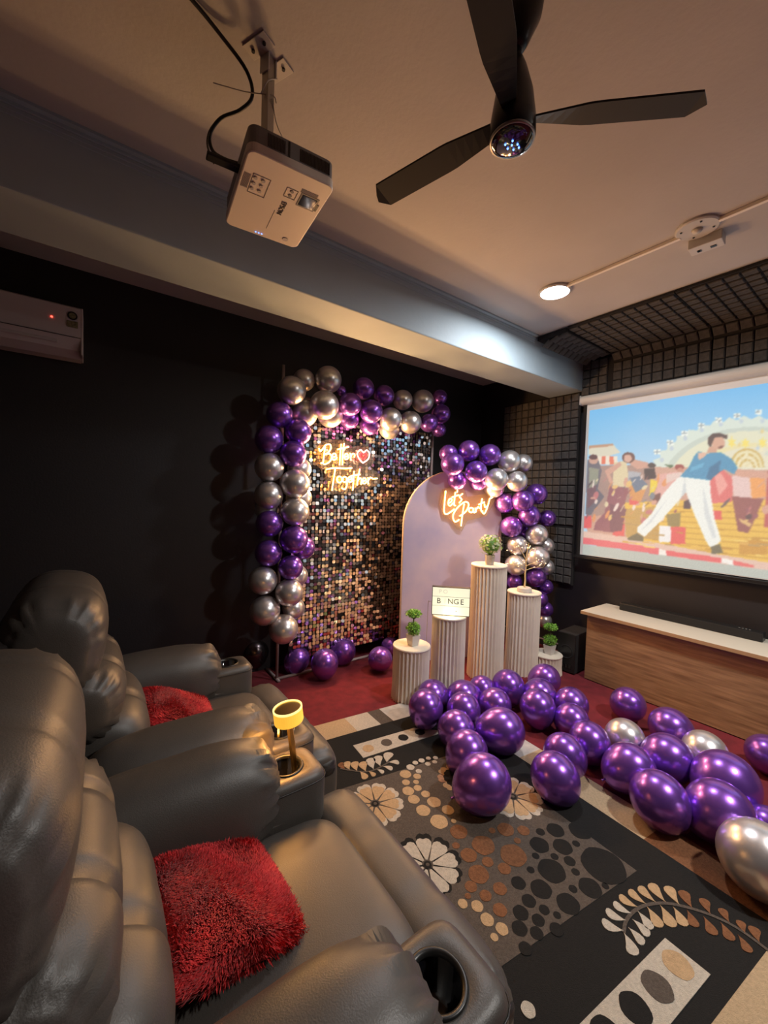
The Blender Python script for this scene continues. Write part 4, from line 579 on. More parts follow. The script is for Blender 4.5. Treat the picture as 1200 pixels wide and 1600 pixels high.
# projector, ceiling bracket
t = thing('projector_bracket', 'steel drop pole and two white plates fixing the projector to the ceiling', 'bracket', (.484, 1.405, CEIL), radians(25))
bb = BM(); box(bb, -.015, .015, -.015, .015, -.335, -.002, .002); obj('pole', bb, M['steel'], t)
for s in (-1, 1):
    bb = BM(); box(bb, s*.045-.026, s*.045+.026, -.048, .048, -.005, 0, .001); pl = obj('mount_plate', bb, M['white_plastic'], t)
    for q in (-1, 1):
        bb = BM(); lathe(bb, [(0, -.005), (.006, -.005), (.006, -.011), (0, -.011)], 6, Matrix.Translation((s*.045, q*.025, 0)), cap=False); obj('bolt', bb, M['black_plastic'], pl)
for s in (-1, 1):
    bb = BM(); box(bb, s*.017-.002, s*.017+.002, -.02, .02, -.06, 0); obj('flange', bb, M['white_plastic'], t)
bb = BM(); tube(bb, smoothpath([(.02, -.02, -.06), (-.02, -.02, -.10), (-.03, .0, -.14)]), .0022, 6); obj('cable_tie', bb, M['tie'], t)
bb = BM(); tube(bb, smoothpath([(-.14, .10, -.16), (-.06, .04, -.145), (0, -.018, -.13), (.02, -.02, -.14)]), .0018, 6); obj('cable_tie', bb, M['tie'], t)
bb = BM(); tube(bb, smoothpath([(.0, -.02, -.14), (.03, -.01, -.19), (.08, .0, -.21)]), .0016, 6); obj('cable_tie', bb, M['tie'], t)

PZ = 2.655
t = thing('projector', 'white ceiling projector hanging upside down with its lens towards the screen', 'projector', (.548, 1.478, PZ), radians(-5))
W2, D2, HH = .145, .205, .085
def round_slab(bm, hx, hy, z0, z1, r, br):
    prof = [(br, z0), (br*.3, z0+br*.3), (0, z0+br), (0, z1-br*.5), (br*.5, z1)]; rings = []
    for ins, z in prof:
        ring = []
        for q in range(4):
            cx_, cy_ = ((hx-r), (hy-r)); sx_, sy_ = ((1, 1), (-1, 1), (-1, -1), (1, -1))[q]
            for k in range(7):
                a = pi/2*q + pi/2*k/6; ring.append(bm.verts.new((sx_*cx_+(r-ins)*cos(a), sy_*cy_+(r-ins)*sin(a), z)))
        rings.append(ring)
    n = len(rings[0])
    for a_, b_ in zip(rings, rings[1:]):
        for k in range(n): bm.faces.new((a_[k], a_[(k+1) % n], b_[(k+1) % n], b_[k]))
    bm.faces.new(rings[0][::-1]); bm.faces.new(rings[-1])
bb = BM(); round_slab(bb, W2, D2, 0, .03, .028, .005); obj('top_shell', bb, M['shell'], t, smooth=False)
bb = BM(); round_slab(bb, W2-.003, D2-.003, .024, HH, .028, .004); gs = obj('lower_shell', bb, M['grey_plastic'], t)
for x0, n in ((-.085, 12), (.02, 22)):
    for i in range(n):
        bb = BM(); box(bb, x0+i*.0048, x0+i*.0048+.0022, -D2+.001, -D2+.006, .035, .074); obj('vent_slat', bb, M['black_plastic'], gs)
bb = BM(); box(bb, -.02, -.014, -D2+.0015, -D2+.006, .03, .08); obj('seam', bb, M['black_plastic'], gs)
# panel pieces on the face that looks down
bb = BM(); box(bb, .056, .122, -.122, -.052, -.0015, .004, .0005); lr = obj('lens_recess', bb, M['grey_plastic'], t)
bb = BM(); box(bb, .062, .116, -.115, -.060, -.0025, 0, .0005); obj('lens_window', bb, M['glass_dark'], lr)
bb = BM(); box(bb, .122, .130, -.095, -.06, -.002, .001); obj('focus_slot', bb, M['black_plastic'], lr)
def outline(name, x0, x1, y0, y1, w=.0014, m='grey_plastic'):
    bb = BM()
    for q in ((x0, x1, y0, y0+w), (x0, x1, y1-w, y1), (x0, x0+w, y0, y1), (x1-w, x1, y0, y1)): box(bb, *q, -.0012, .001)
    return obj(name, bb, M[m], t)
o = outline('button_panel', -.108, -.050, -.115, -.020)
for i in range(3):
    for j in range(2):
        bb = BM(); lathe(bb, [(0, -.0015), (.007, -.0015), (.006, -.003), (0, -.003)], 12, Matrix.Translation((-.098+j*.026, -.098+i*.027, 0)), cap=False); obj('button', bb, M['white_plastic'], o)
o = outline('port_label', .005, .045, -.118, -.07)
for j in range(2):
    bb = BM(); lathe(bb, [(0, -.0012), (.007, -.0012), (.006, -.0018), (0, -.0018)], 12, Matrix.Translation((.025, -.105+j*.022, 0)), cap=False); obj('icon', bb, M['grey_plastic'], o)
bb = BM()
for i in range(9): box(bb, -.135+i*.0026, -.1340+i*.0026, -.105, -.035, -.0008, .001)
obj('printed_lines', bb, M['grey_plastic'], t)
bb = BM()
for i in range(5): box(bb, .05, .11, -.140+i*.004, -.1385+i*.004, -.0008, .001)
obj('printed_note', bb, M['grey_plastic'], t)
me = text_mesh('EPSON', .025); me.materials.append(M['ink'])
o = obj('brand_lettering', None, None, t, mesh=me); o.rotation_euler = (pi, 0, radians(90)); o.location = (.018, -.005, -.0012)
bb = BM(); box(bb, .000, .0015, .02, .14, -.0008, .001); obj('panel_seam', bb, M['grey_plastic'], t)
for i in range(3):
    bb = BM(); lathe(bb, [(0, -.001), (.0025, -.001), (.002, -.002), (0, -.002)], 8, Matrix.Translation((-.03+i*.012, .185, 0)), cap=False); obj('status_light', bb, M['blue_led'], t)
bb = BM(); lathe(bb, [(0, -.001), (.012, -.001), (.011, -.002), (0, -.002)], 16, Matrix.Translation((.085, .165, 0)), cap=False); obj('round_mark', bb, M['cream_plastic'], t)
bb = BM(); lathe(bb, [(0, HH-.002), (.03, HH-.002), (.03, HH+.012), (0, HH+.012)], 20, Matrix.Translation((-.045, -.06, 0)), cap=False); obj('mount_hub', bb, M['black_plastic'], t)
for (x, y) in ((-.10, -.16), (.0, -.12), (.10, .10)):
    bb = BM(); lathe(bb, [(0, HH-.002), (.014, HH-.002), (.012, HH+.018), (0, HH+.018)], 12, Matrix.Translation((x, y, 0)), cap=False); obj('foot', bb, M['black_plastic'], t)
bb = BM(); box(bb, -.245, -.135, -.075, -.042, .028, .040, .003); o = obj('plug_in_stick', bb, M['black_plastic'], t); o['label'] = 'dark flat plug-in stick'
CB = thing('projector_cable', 'black power cables looping from the ceiling down to the projector', 'cable', (.3, 1.0, CEIL))
def wpath(pts): return smoothpath([(x-.3, y-1.0, z-CEIL) for x, y, z in pts], 6)
bb = BM(); tube(bb, wpath([(.10, 1.33, 3.07), (.240, 1.381, 3.07), (.331, 1.415, 3.06), (.421, 1.442, 3.03), (.446, 1.454, 2.97), (.415, 1.487, 2.93), (.361, 1.527, 2.90), (.333, 1.555, 2.85), (.342, 1.554, 2.80), (.371, 1.513, 2.76), (.41, 1.47, 2.735)]), .006, 8); obj('thick_cable', bb, M['cable'], CB, smooth=True)
bb = BM(); tube(bb, wpath([(.374, 1.516, 2.91), (.336, 1.550, 2.87), (.321, 1.538, 2.80), (.329, 1.475, 2.70)]), .0035, 6); obj('thin_cable', bb, M['cable'], CB, smooth=True)

# air conditioner
t = thing('air_conditioner', 'white split air conditioner with small red light high on the black wall', 'air conditioner', (-.50, BACK, 2.45))
pr = [(0, 0), (-.10, -.0), (-.175, .035), (-.215, .11), (-.218, .29), (-.19, .305), (0, .305)]
bb = BM(); xs = (-.45, .445)
L = [[bb.verts.new((x, p[0], p[1])) for p in pr] for x in xs]
bb.faces.new(L[0]); bb.faces.new(L[1][::-1])
for i in range(len(pr)): bb.faces.new((L[0][i], L[1][i], L[1][(i+1) % 7], L[0][(i+1) % 7]))
obj('shell', bb, M['ac'], t)
bb = BM(); box(bb, .445, .456, -.212, 0, .004, .30, .004); obj('end_panel', bb, M['ac'], t)
bb = BM(); box(bb, -.44, .33, -.003, .003, 0, .05, .002); o = obj('air_flap', bb, M['ac'], t); o.location = (0, -.205, .06); o.rotation_euler = (radians(-24), 0, 0)
bb = BM(); box(bb, -.44, .445, -.2215, -.216, .105, .108); obj('panel_gap', bb, M['black_plastic'], t)
bb = BM(); lathe(bb, [(0, 0), (.006, 0), (.005, .003), (0, .003)], 10, cap=False); o = obj('red_light', bb, M['red_led'], t); o.location = (.30, -.2185, .205); o.rotation_euler = (radians(90), 0, 0)
bb = BM(); box(bb, .375, .43, -.2205, -.217, .165, .205); obj('rating_sticker', bb, M['sticker'], t)
bb = BM(); lathe(bb, [(0, 0), (.026, 0), (.026, .002), (0, .002)], 20, cap=False); o = obj('star_sticker', bb, M['black_plastic'], t); o.location = (.402, -.2185, .238); o.rotation_euler = (radians(90), 0, 0)
bb = BM(); lathe(bb, [(0, 0), (.018, 0), (.018, .001), (0, .001)], 20, cap=False); o2 = obj('star_field', bb, M['sticker'], o); o2.location = (0, 0, .002)

# ------------------------------------------------------------------ sequin wall on its pipe stand
PX0, PX1, PYs = 1.29, 3.0, 3.235
t = thing('backdrop_stand', 'pale pipe frame standing on the carpet and holding the sequin wall', 'stand', (PX0, PYs, 0))
for nm, pts in (('upright', [(0, 0, 0), (0, 0, 2.67)]), ('upright', [(PX1-PX0, .0, 0), (PX1-PX0, .0, 2.5)]), ('base_pipe', [(0, 0, .012), (PX1-PX0-.0, -.0, .012)]),
                ('base_pipe', [(0, .24, .012), (0, -.05, .012)]), ('cross_pipe', [(0, 0, 2.43), (PX1-PX0, 0, 2.43)])):
    bb = BM(); tube(bb, pts, .013, 10); obj(nm, bb, M['pipe'], t, smooth=True)
bb = BM(); box(bb, -.02, .02, -.02, .02, 2.40, 2.45, .006); obj('clamp', bb, M['steel'], t)
t = thing('sequin_wall', 'shimmering wall of square mirror sequins behind the neon words Better Together', 'sequin wall', (1.40, 3.262, .14))
PWd, PHt = 1.58, 2.16
bb = BM(); box(bb, 0, PWd, 0, .006, 0, PHt); obj('mesh_backing', bb, M['sequin_mesh'], t)
rg = random.Random(3)
def sequins(n_from, n_to, cells, name, parent):
    v = []; f = []
    for (x, z) in cells[n_from:n_to]:
        tx = rg.gauss(0, .12) + .05*sin(x*4)+.05*sin(z*3+1); tz = rg.gauss(0, .16)+.06*sin(z*5+x*3); s = .0160
        yb = -.012 - rg.random()*.006; base = len(v)
        for (a, c) in ((-.6, -1), (.6, -1), (1, -.6), (1, .6), (.6, 1), (-.6, 1), (-1, .6), (-1, -.6)):
            lx = a*s; lz = c*s*.92
            v.append((x+lx*cos(tz), yb+lz*sin(tx)+lx*sin(tz), z+lz*cos(tx)))
        f.append(tuple(range(base, base+8)))
    return obj(name, (v, [], f), M['sequin'], parent)
cells = []
nx, nz = 43, 68
for i in range(nx):
    for j in range(nz):
        if rg.random() < .05: continue
        cells.append((.018+(PWd-.03)*i/(nx-1), .016+(PHt-.03)*j/(nz-1)+rg.uniform(-.001, .001)))
o = sequins(0, len(cells), cells, 'sequins', t); o['kind'] = 'stuff'

# arch panel
t = thing('arch_backdrop', 'tall round-topped backdrop with marbled lilac print behind the pleated pillars', 'backdrop', (2.91, 2.775, 0), math.atan2(-.35, 1.02))
def archpoly(hw, zs, n=28): return [(-hw, .0)] + [(hw*cos(pi-pi*i/n), zs+hw*sin(pi-pi*i/n)) for i in range(n+1)] + [(hw, 0)]
def archmesh(hw, zs, z0, ya, yb):
    bb = BM(); P = [(x, max(z, z0)) for x, z in archpoly(hw, zs)]
    A = [bb.verts.new((x, ya, z)) for x, z in P]; Bv = [bb.verts.new((x, yb, z)) for x, z in P]
    bb.faces.new(A); bb.faces.new(Bv[::-1]); n = len(P)
    for i in range(n): bb.faces.new((A[i], A[(i+1) % n], Bv[(i+1) % n], Bv[i]))
    return bb
obj('edge_band', archmesh(.540, 1.34, .0, .0, .03), M['arch_edge'], t)
obj('printed_cover', archmesh(.533, 1.34, .004, -.003, .0), M['arch'], t)

# neon signs
def neon(name, label, strokes, plate, mcore, loc, rz, nl=4, wt=1.0, tube_r=.0052):
    ys = [p for st in strokes for p in st]
    cx = sum(p[0] for p in ys)/len(ys); cz = sum(p[2] for p in ys)/len(ys)
    t = thing(name, label, 'neon sign', (loc[0]+cx*cos(rz), loc[1]+cx*sin(rz), cz), rz)
    bb = BM(); P = [(p[0]-cx, p[2]-cz) for p in plate]
    A = [bb.verts.new((x, .018, z)) for x, z in P]; Bv = [bb.verts.new((x, .023, z)) for x, z in P]
    bb.faces.new(A); bb.faces.new(Bv[::-1]); n = len(P)
    for i in range(n): bb.faces.new((A[i], A[(i+1) % n], Bv[(i+1) % n], Bv[i]))
    obj('acrylic_plate', bb, M['acrylic'], t)
    for st in strokes:
        pts = smoothpath([(p[0]-cx, 0, p[2]-cz) for p in st], 3)
        bb = BM(); tube(bb, pts, tube_r, 6); o = obj('neon_stroke', bb, mcore, t, smooth=True)
        bb = BM(); tube(bb, [(p[0], .0095, p[2]) for p in pts], tube_r*1.5, 6); obj('neon_jacket', bb, M['neon_jacket'], o, smooth=True)
    # light thrown into the room by the strokes
    xs = [p[0]-cx for p in ys]; x0, x1 = min(xs), max(xs)
    for k in range(nl):
        l = bpy.data.lights.new('neon_glow', 'SPOT'); l.spot_size = radians(178); l.spot_blend = .15; l.energy = NEON_W*4*wt; l.color = (1, .53, .21); l.shadow_soft_size = .035
        lo = bpy.data.objects.new('neon_glow', l); COL.objects.link(lo); lo.parent = t; lo.location = (x0+(x1-x0)*(k+.5)/nl, -.03, (.06 if k % 2 else -.06)); lo.rotation_euler = (radians(-90), 0, 0)
    return t, (cx, 0, cz)
t, c1 = neon('neon_sign', 'glowing neon script reading Better Together on the sequin wall', NEON_WARM, PLATE_BETTER, M['neon_core'], (0, 3.19), 0.)
for tb, mm, rr, nm in ((NEON_HEART, 'neon_white', .006, 'heart_outline'), (NEON_HEART_INNER, 'neon_red', .008, 'heart_centre')):
    for st in tb:
        bb = BM(); tube(bb, smoothpath([(p[0]-c1[0], 0, p[2]-c1[2]) for p in st], 3), rr, 6)
        o = obj(nm, bb, M[mm], t, smooth=True); o['label'] = 'red neon heart' if mm == 'neon_red' else 'pinkish white heart outline'
ARZ = math.atan2(-.35, 1.02)
neon('neon_sign', "glowing neon script reading Let's Party on the lilac arch", NEON_PARTY, PLATE_PARTY, M['neon_core'], (2.40-.3246*.05, 2.95-.9458*.05), ARZ, 3, .8)

# ------------------------------------------------------------------ balloons
def balloon_mesh(mm, long=1.0, knot=False):
    bb = BM(); prof = []
    n = 18
    for i in range(n+1):
        a = pi*i/n; z = cos(a); r = sin(a)
        if z < 0: z = z*(1+.22*long); r = r*(1-.10*long*(-cos(a))**1.5)
        else: z = z*(1+.03*long)
        prof.append((max(r, 0.0), z))
    prof[0] = (0.001, prof[0][1]); prof[-1] = (.03, prof[-1][1])
    lathe(bb, prof, 32)
    me = bpy.data.meshes.new('balloon'); bmesh.ops.recalc_face_normals(bb, faces=bb.faces); bb.to_mesh(me); bb.free(); me.materials.append(M[mm])
    me.polygons.foreach_set('use_smooth', [True]*len(me.polygons)); return me
BMESH = {'p': ('purple', 'purple'), 's': ('silver', 'silver'), 'd': ('darksilver', 'dark grey')}
round_m = {k: balloon_mesh(v[0], .25) for k, v in BMESH.items()}
egg_m = {k: balloon_mesh(v[0], 1.0) for k, v in BMESH.items()}
knot_m = {}
for k, v in BMESH.items():
    bb = BM(); lathe(bb, [(.03, -1.20), (.045, -1.24), (.03, -1.275), (.07, -1.33), (.06, -1.335), (.0, -1.30)], 12, cap=False)
    me = bpy.data.meshes.new('knot'); bb.to_mesh(me); bb.free(); me.materials.append(M[v[0]]); me.polygons.foreach_set('use_smooth', [True]*len(me.polygons)); knot_m[k] = me
def aim(v):
    v = Vector(v).normalized(); return (-v).to_track_quat('Z', 'Y')
for lab, c, g, x, y, z, r in GARLAND:
    o = obj('balloon', None, None, None, mesh=round_m[c]); o.scale = (r, r, r); o.location = (x, y, z)
    o.rotation_mode = 'QUATERNION'; o.rotation_quaternion = aim((rnd.uniform(-.4, .4), 1, rnd.uniform(-.4, .4)))
    tag(o, lab, 'balloon', g)
for lab, c, x, y, z, r, nx_, ny_, nz_ in LOOSE:
    o = obj('balloon', None, None, None, mesh=egg_m[c]); o.scale = (r, r, r)
    if abs(nx_)+abs(ny_)+abs(nz_) < .01: d = Vector((rnd.uniform(-.6, .6), rnd.uniform(-.1, .8), -.55))
    else: d = Vector((nx_, ny_, nz_)) + Vector((0, 0, -.05))
    d.normalize(); o.rotation_mode = 'QUATERNION'; o.rotation_quaternion = aim(d)
    low = 1.22*max(0., -d.z) if -d.z > .75 else 1.0+.10*max(0., -d.z)
    o.location = (x, y, max(z, low*r+.002) if z < low*r+.03 else z)
    tag(o, lab, 'balloon', 'loose balloons on the floor')
    k = obj('knot', None, None, o, mesh=knot_m[c])

# ------------------------------------------------------------------ pleated pillars
def pillar(x, y, r, h, label, n=30):
    t = thing('pleated_pillar', label, 'pedestal', (x, y, 0))
    bb = BM(); N = n*4; lo = []; hi = []
    rg2 = random.Random(int(x*100)); jit = [rg2.uniform(.8, 1.1) for _ in range(n)]
    zs = [0, h*.33, h*.66, h-.012]
    rings = []
    for zi in zs:
        ring = []
        for i in range(N):
            a = 2*pi*(i+.0)/N; k = i % 4; d = (0, .5, 1, .5)[k]*.016*jit[i//4]
            rr = r-d+(.006 if zi == 0 else 0); ring.append(bb.verts.new((rr*cos(a), rr*sin(a), zi)))
        rings.append(ring)
    for a_, b_ in zip(rings, rings[1:]):
        for i in range(N): bb.faces.new((a_[i], a_[(i+1) % N], b_[(i+1) % N], b_[i]))
    obj('pleated_sleeve', bb, M['paper'], t)
    bb = BM(); lathe(bb, [(0, h-.014), (r+.002, h-.014), (r+.004, h-.007), (r+.001, h), (0, h)], 40, cap=False); obj('top_disc', bb, M['paper_top'], t)
    return t
PIL = dict(L=(2.073, 2.394, .147, .428), two=(2.406, 2.317, .140, .641), tall=(2.915, 2.335, .158, 1.02), four=(3.29, 2.215, .150, .755), R=(3.42, 2.02, .125, .16))
PIL['R'] = (3.47, 2.06, .13, .18)
pillar(*PIL['L'], 'short ivory pleated pillar furthest left with a topiary on top', 30)
pillar(*PIL['two'], 'ivory pleated pillar carrying the lit letter box', 28)
pillar(*PIL['tall'], 'tallest ivory pleated pillar in the middle', 32)
pillar(*PIL['four'], 'ivory pleated pillar carrying the pearl light tree', 30)
pillar(*PIL['R'], 'lowest ivory pleated pillar furthest right beside the speaker', 26)

# plants
def topiary(x, y, z, label, s=1., dark=False):
    t = thing('topiary', label, 'plant', (x, y, z))
    bb = BM(); w0, w1, h = .030*s, .042*s, .085*s
    A = [bb.verts.new((a*w0, b_*w0, 0)) for a, b_ in ((-1, -1), (1, -1), (1, 1), (-1, 1))]
    Bv = [bb.verts.new((a*w1, b_*w1, h)) for a, b_ in ((-1, -1), (1, -1), (1, 1), (-1, 1))]
    Cv = [bb.verts.new((a*w1*.85, b_*w1*.85, h)) for a, b_ in ((-1, -1), (1, -1), (1, 1), (-1, 1))]
    Dv = [bb.verts.new((a*w1*.8, b_*w1*.8, h-.012)) for a, b_ in ((-1, -1), (1, -1), (1, 1), (-1, 1))]
    bb.faces.new(A[::-1]); bb.faces.new(Dv)
    for P_, Q_ in ((A, Bv), (Bv, Cv), (Cv, Dv)):
        for i in range(4): bb.faces.new((P_[i], P_[(i+1) % 4], Q_[(i+1) % 4], Q_[i]))
    o = obj('pot', bb, M['pot'], t); 
    bb = BM(); tube(bb, [(0, 0, h-.01), (.004, 0, h+.07*s), (-.002, 0, h+.15*s)], .005*s, 6)
    for k in range(4): tube(bb, [(0, 0, h+.12*s), (.03*s*cos(k*1.6), .03*s*sin(k*1.6), h+.155*s)], .003*s, 5)
    obj('stem', bb, M['trunk'], t, smooth=True)
    rg3 = random.Random(int(x*1000))
    for nm, cz_, rx, rz_, nleaf, mm in (('lower_foliage', h+.048*s, .055*s, .048*s, 520, 'leaf'), ('upper_foliage', h+.168*s, .060*s, .026*s, 480, 'leaf')):
        v = []; f = []
        for q in range(nleaf):
            d = Vector((rg3.gauss(0, 1), rg3.gauss(0, 1), rg3.gauss(0, 1))).normalized()
            bump = 1+.12*sin(d.x*7+d.y*5)*cos(d.z*6)
            p = Vector((d.x*rx, d.y*rx, d.z*rz_))*rg3.uniform(.65, 1.02)*bump + Vector((0, 0, cz_))
            u = d.orthogonal().normalized(); u = Matrix.Rotation(rg3.uniform(0, 6.28), 3, d) @ u; w = (d+u*.8).normalized()*.014*s; u2 = d.cross(u)*.0065*s
            b0 = len(v); v += [p-u2*.6, p+u2*.6, p+w+u2*.3, p+w*1.1]; f.append((b0, b0+1, b0+2, b0+3))
        o = obj(nm, (v, [], f), M[mm], t); o['kind'] = 'stuff'
        bb = BM(); bmesh.ops.create_icosphere(bb, subdivisions=2, radius=1); bmesh.ops.scale(bb, verts=bb.verts, vec=(rx*.72, rx*.72, rz_*.72)); obj('foliage_core', bb, M['leaf_dark'], o).location = (0, 0, cz_)
    return t
topiary(2.073, 2.38, .429, 'two-ball green topiary in white pot on the short left pillar')
topiary(3.47, 2.04, .181, 'two-ball green topiary in white pot on the lowest right pillar')
t = thing('flower_pot', 'round bunch of pale green and white blossoms in a small grey pot', 'plant', (2.90, 2.32, 1.021))
bb = BM(); lathe(bb, [(0, 0), (.036, 0), (.040, .02), (.046, .088), (.040, .088), (.038, .075), (0, .075)], 6, cap=False); obj('pot', bb, M['marble_pot'], t)
bb = BM()
for k in range(7): tube(bb, [(0, 0, .07), (.04*cos(k), .04*sin(k), .13)], .003, 5)
obj('stems', bb, M['leaf_dark'], t)
v = []; f = []; rg3 = random.Random(11); lv = []; lf = []
for q in range(150):
    d = Vector((rg3.gauss(0, 1), rg3.gauss(0, 1), rg3.gauss(.25, .9))).normalized()
    c = Vector((d.x*.108, d.y*.108, d.z*.10))*rg3.uniform(.7, 1.03) + Vector((0, 0, .175))
    u = d.orthogonal().normalized(); w = d.cross(u); s = rg3.uniform(.010, .015)
    for k in range(5):
        a = k*2*pi/5; e1 = u*cos(a)+w*sin(a); e2 = u*cos(a+.5)+w*sin(a+.5); e3 = u*cos(a-.5)+w*sin(a-.5)
        b0 = len(v); v += [c, c+e3*s*.7+d*.003, c+e1*s+d*.005, c+e2*s*.7+d*.003]; f.append((b0, b0+1, b0+2, b0+3))
    if q % 2 == 0:
        e1 = (u*cos(q)+w*sin(q)); b0 = len(lv); lv += [c-d*.01, c-d*.01+e1*.02+w*.008, c+e1*.04, c-d*.01+e1*.02-w*.008]; lf.append((b0, b0+1, b0+2, b0+3))
o = obj('blossoms', (v, [], f), M['petal'], t); o['kind'] = 'stuff'
o = obj('leaves', (lv, [], lf), M['leaf'], t); o['kind'] = 'stuff'
bb = BM(); bmesh.ops.create_icosphere(bb, subdivisions=2, radius=.078); obj('foliage_core', bb, M['leaf_dark'], t).location = (0, 0, .17)

t = thing('pearl_light_tree', 'small pale branching tree with glowing pearl tips on a white base', 'table lamp', (3.275, 2.205, .756))
bb = BM(); lathe(bb, [(0, 0), (.066, 0), (.068, .012), (.064, .036), (.055, .042), (0, .042)], 28, cap=False); obj('base', bb, M['white_plastic'], t, smooth=False)
bb = BM(); pearls = []
trunk = [(0, 0, .04), (.008, 0, .10), (.003, 0, .17), (.012, 0, .24), (.004, 0, .30)]
tube(bb, smoothpath(trunk), [.009-.005*i/16 for i in range(17)], 8)
rg4 = random.Random(5)
brs = [(.19, -1, .13, .06), (.20, 1, .12, .02), (.25, -1, .11, .13), (.27, 1, .07, .15), (.30, -1, .04, .16), (.30, 1, .03, .17), (.22, -.6, .10, .0), (.24, .8, .13, .03)]
view = Vector((.8, -.59, 0)).normalized()
for (z0, s, rx, dz) in brs:
    e = Vector((.004, 0, z0)); tip = e + view*(s*rx*1.25) + Vector((rg4.uniform(-.03, .03), rg4.uniform(-.05, .05), dz*.8+.02))
    mid = e.lerp(tip, .5)+Vector((0, 0, .012)); tube(bb, smoothpath([e, mid, tip]), [.004-.0025*i/8 for i in range(9)], 5)
    for q in range(5):
        bp = mid.lerp(tip, q/4); tp = bp + Vector((rg4.uniform(-.03, .03), rg4.uniform(-.03, .03), rg4.uniform(-.01, .04)))
        tube(bb, [bp, tp], .0014, 4); pearls.append(tp)
obj('branches', bb, M['gold_wire'], t, smooth=True)
bb = BM(); bmesh.ops.create_icosphere(bb, subdivisions=2, radius=.0065); pm = bpy.data.meshes.new('pearl'); bb.to_mesh(pm); bb.free(); pm.materials.append(M['pearl'])
for p in pearls: obj('pearl', None, None, t, mesh=pm).location = p

# letter box
t = thing('letter_light_box', 'glowing cinema-style letter box reading BINGE on its pleated pillar', 'light box', (2.40, 2.30, .642), math.atan2(2.3, 2.4)-pi/2+radians(2))
bb = BM(); box(bb, -.155, .155, -.025, .025, 0, .235, .004); obj('frame', bb, M['black_plastic'], t)
for k in range(3):
    bb = BM(); box(bb, -.150, .150, -.0275, -.0245, .006+k*.0755, .006+k*.0755+.0725); obj('glowing_row', bb, M['lightbox'], t)
for s, sz, x, z, mm in (('B', .062, -.098, .118, 'ink'), ('I', .062, -.048, .118, 'ink_faint'), ('N', .062, -.003, .118, 'ink'), ('G', .062, .044, .118, 'ink'), ('E', .062, .090, .118, 'ink'), ('P', .046, -.088, .196, 'ink_faint'), ('O', .046, -.046, .196, 'ink_faint'), ('•', .030, .045, .04, 'ink')):
    me = text_mesh(s, sz); me.materials.append(M[mm]); o = obj('letter', None, None, t, mesh=me); o.location = (x, -.0285, z); o.rotation_euler = (pi/2, 0, 0)
l = bpy.data.lights.new('light_box_glow', 'POINT'); l.energy = 1.0; l.color = (1, .78, .38); l.shadow_soft_size = .02
lo = bpy.data.objects.new('light_box_glow', l); COL.objects.link(lo); lo.parent = t; lo.location = (0, -.10, .02)
bb = BM(); tube(bb, smoothpath([(-.157, 0, .10), (-.175, .0, .098), (-.185, .01, .07), (-.188, .03, -.3), (-.188, .04, -.62)]), .002, 6); obj('wire', bb, M['tie'], t)

# ------------------------------------------------------------------ console, sound bar, speaker
t = thing('media_console', 'long oak-fronted console with an overhanging white top under the screen', 'console', (3.64, 1.79, 0))
bb = BM(); box(bb, 0, .018, -2.4, 0, .008, .60, .001); obj('front_panel', bb, M['wood'], t)
bb = BM(); box(bb, .019, .43, -.02, -.001, .0, .60, .001); obj('side_panel', bb, M['wood'], t)
bb = BM(); box(bb, .019, .43, -2.4, -2.38, .0, .60, .001); obj('side_panel', bb, M['wood'], t)
bb = BM(); box(bb, -.055, .435, -2.44, .035, .601, .628, .001); tp = obj('top', bb, M['white_top'], t)
bb = BM(); box(bb, -.057, -.0555, -2.44, .035, .601, .627); obj('edge_band', bb, M['wood_edge'], tp)
bb = BM(); box(bb, .01, .03, -2.38, -.02, 0, .008); obj('plinth', bb, M['black_plastic'], t)
t = thing('sound_bar', 'long low black sound bar lying on the white console top', 'sound bar', (3.98, 1.13, .6285))
bb = BM(); box(bb, -.045, .045, -.46, .52, 0, .066, .006, 2); obj('body', bb, M['black_plastic'], t)
bb = BM(); box(bb, -.048, -.044, -.455, .50, .006, .060, .001); obj('grille', bb, M['cloth_black'], t)
for k in range(4):
    bb = BM(); lathe(bb, [(0, .066), (.006, .066), (.006, .0675), (0, .0675)], 10, Matrix.Translation((-.01, -.38+k*.02, 0)), cap=False); obj('button', bb, M['grey_plastic'], t)
t = thing('subwoofer', 'black upright subwoofer box on the carpet left of the console', 'speaker', (3.78, 1.965, 0), radians(3))
bb = BM(); box(bb, -.16, .16, -.085, .085, .01, .375, .006, 2); obj('cabinet', bb, M['cloth_black'], t)
bb = BM(); box(bb, -.168, -.159, -.083, .083, .012, .372, .003); fr = obj('front_baffle', bb, M['black_plastic'], t)
bb = BM(); lathe(bb, [(.060, -.004), (.066, 0), (.060, .004), (.052, 0), (.060, -.004)], 28, Matrix.Translation((-.169, 0, .20)) @ Matrix.Rotation(pi/2, 4, 'Y'), cap=False); obj('driver_ring', bb, M['cloth_black'], fr)
bb = BM(); box(bb, -.1695, -.165, -.055, .055, .045, .085, .004); obj('bass_port', bb, M['black_gloss'], fr)
for sx in (-.13, .13):
    for sy in (-.06, .06):
        bb = BM(); lathe(bb, [(0, 0), (.014, 0), (.014, .012), (0, .012)], 10, Matrix.Translation((sx, sy, 0)), cap=False); obj('foot', bb, M['black_plastic'], t)

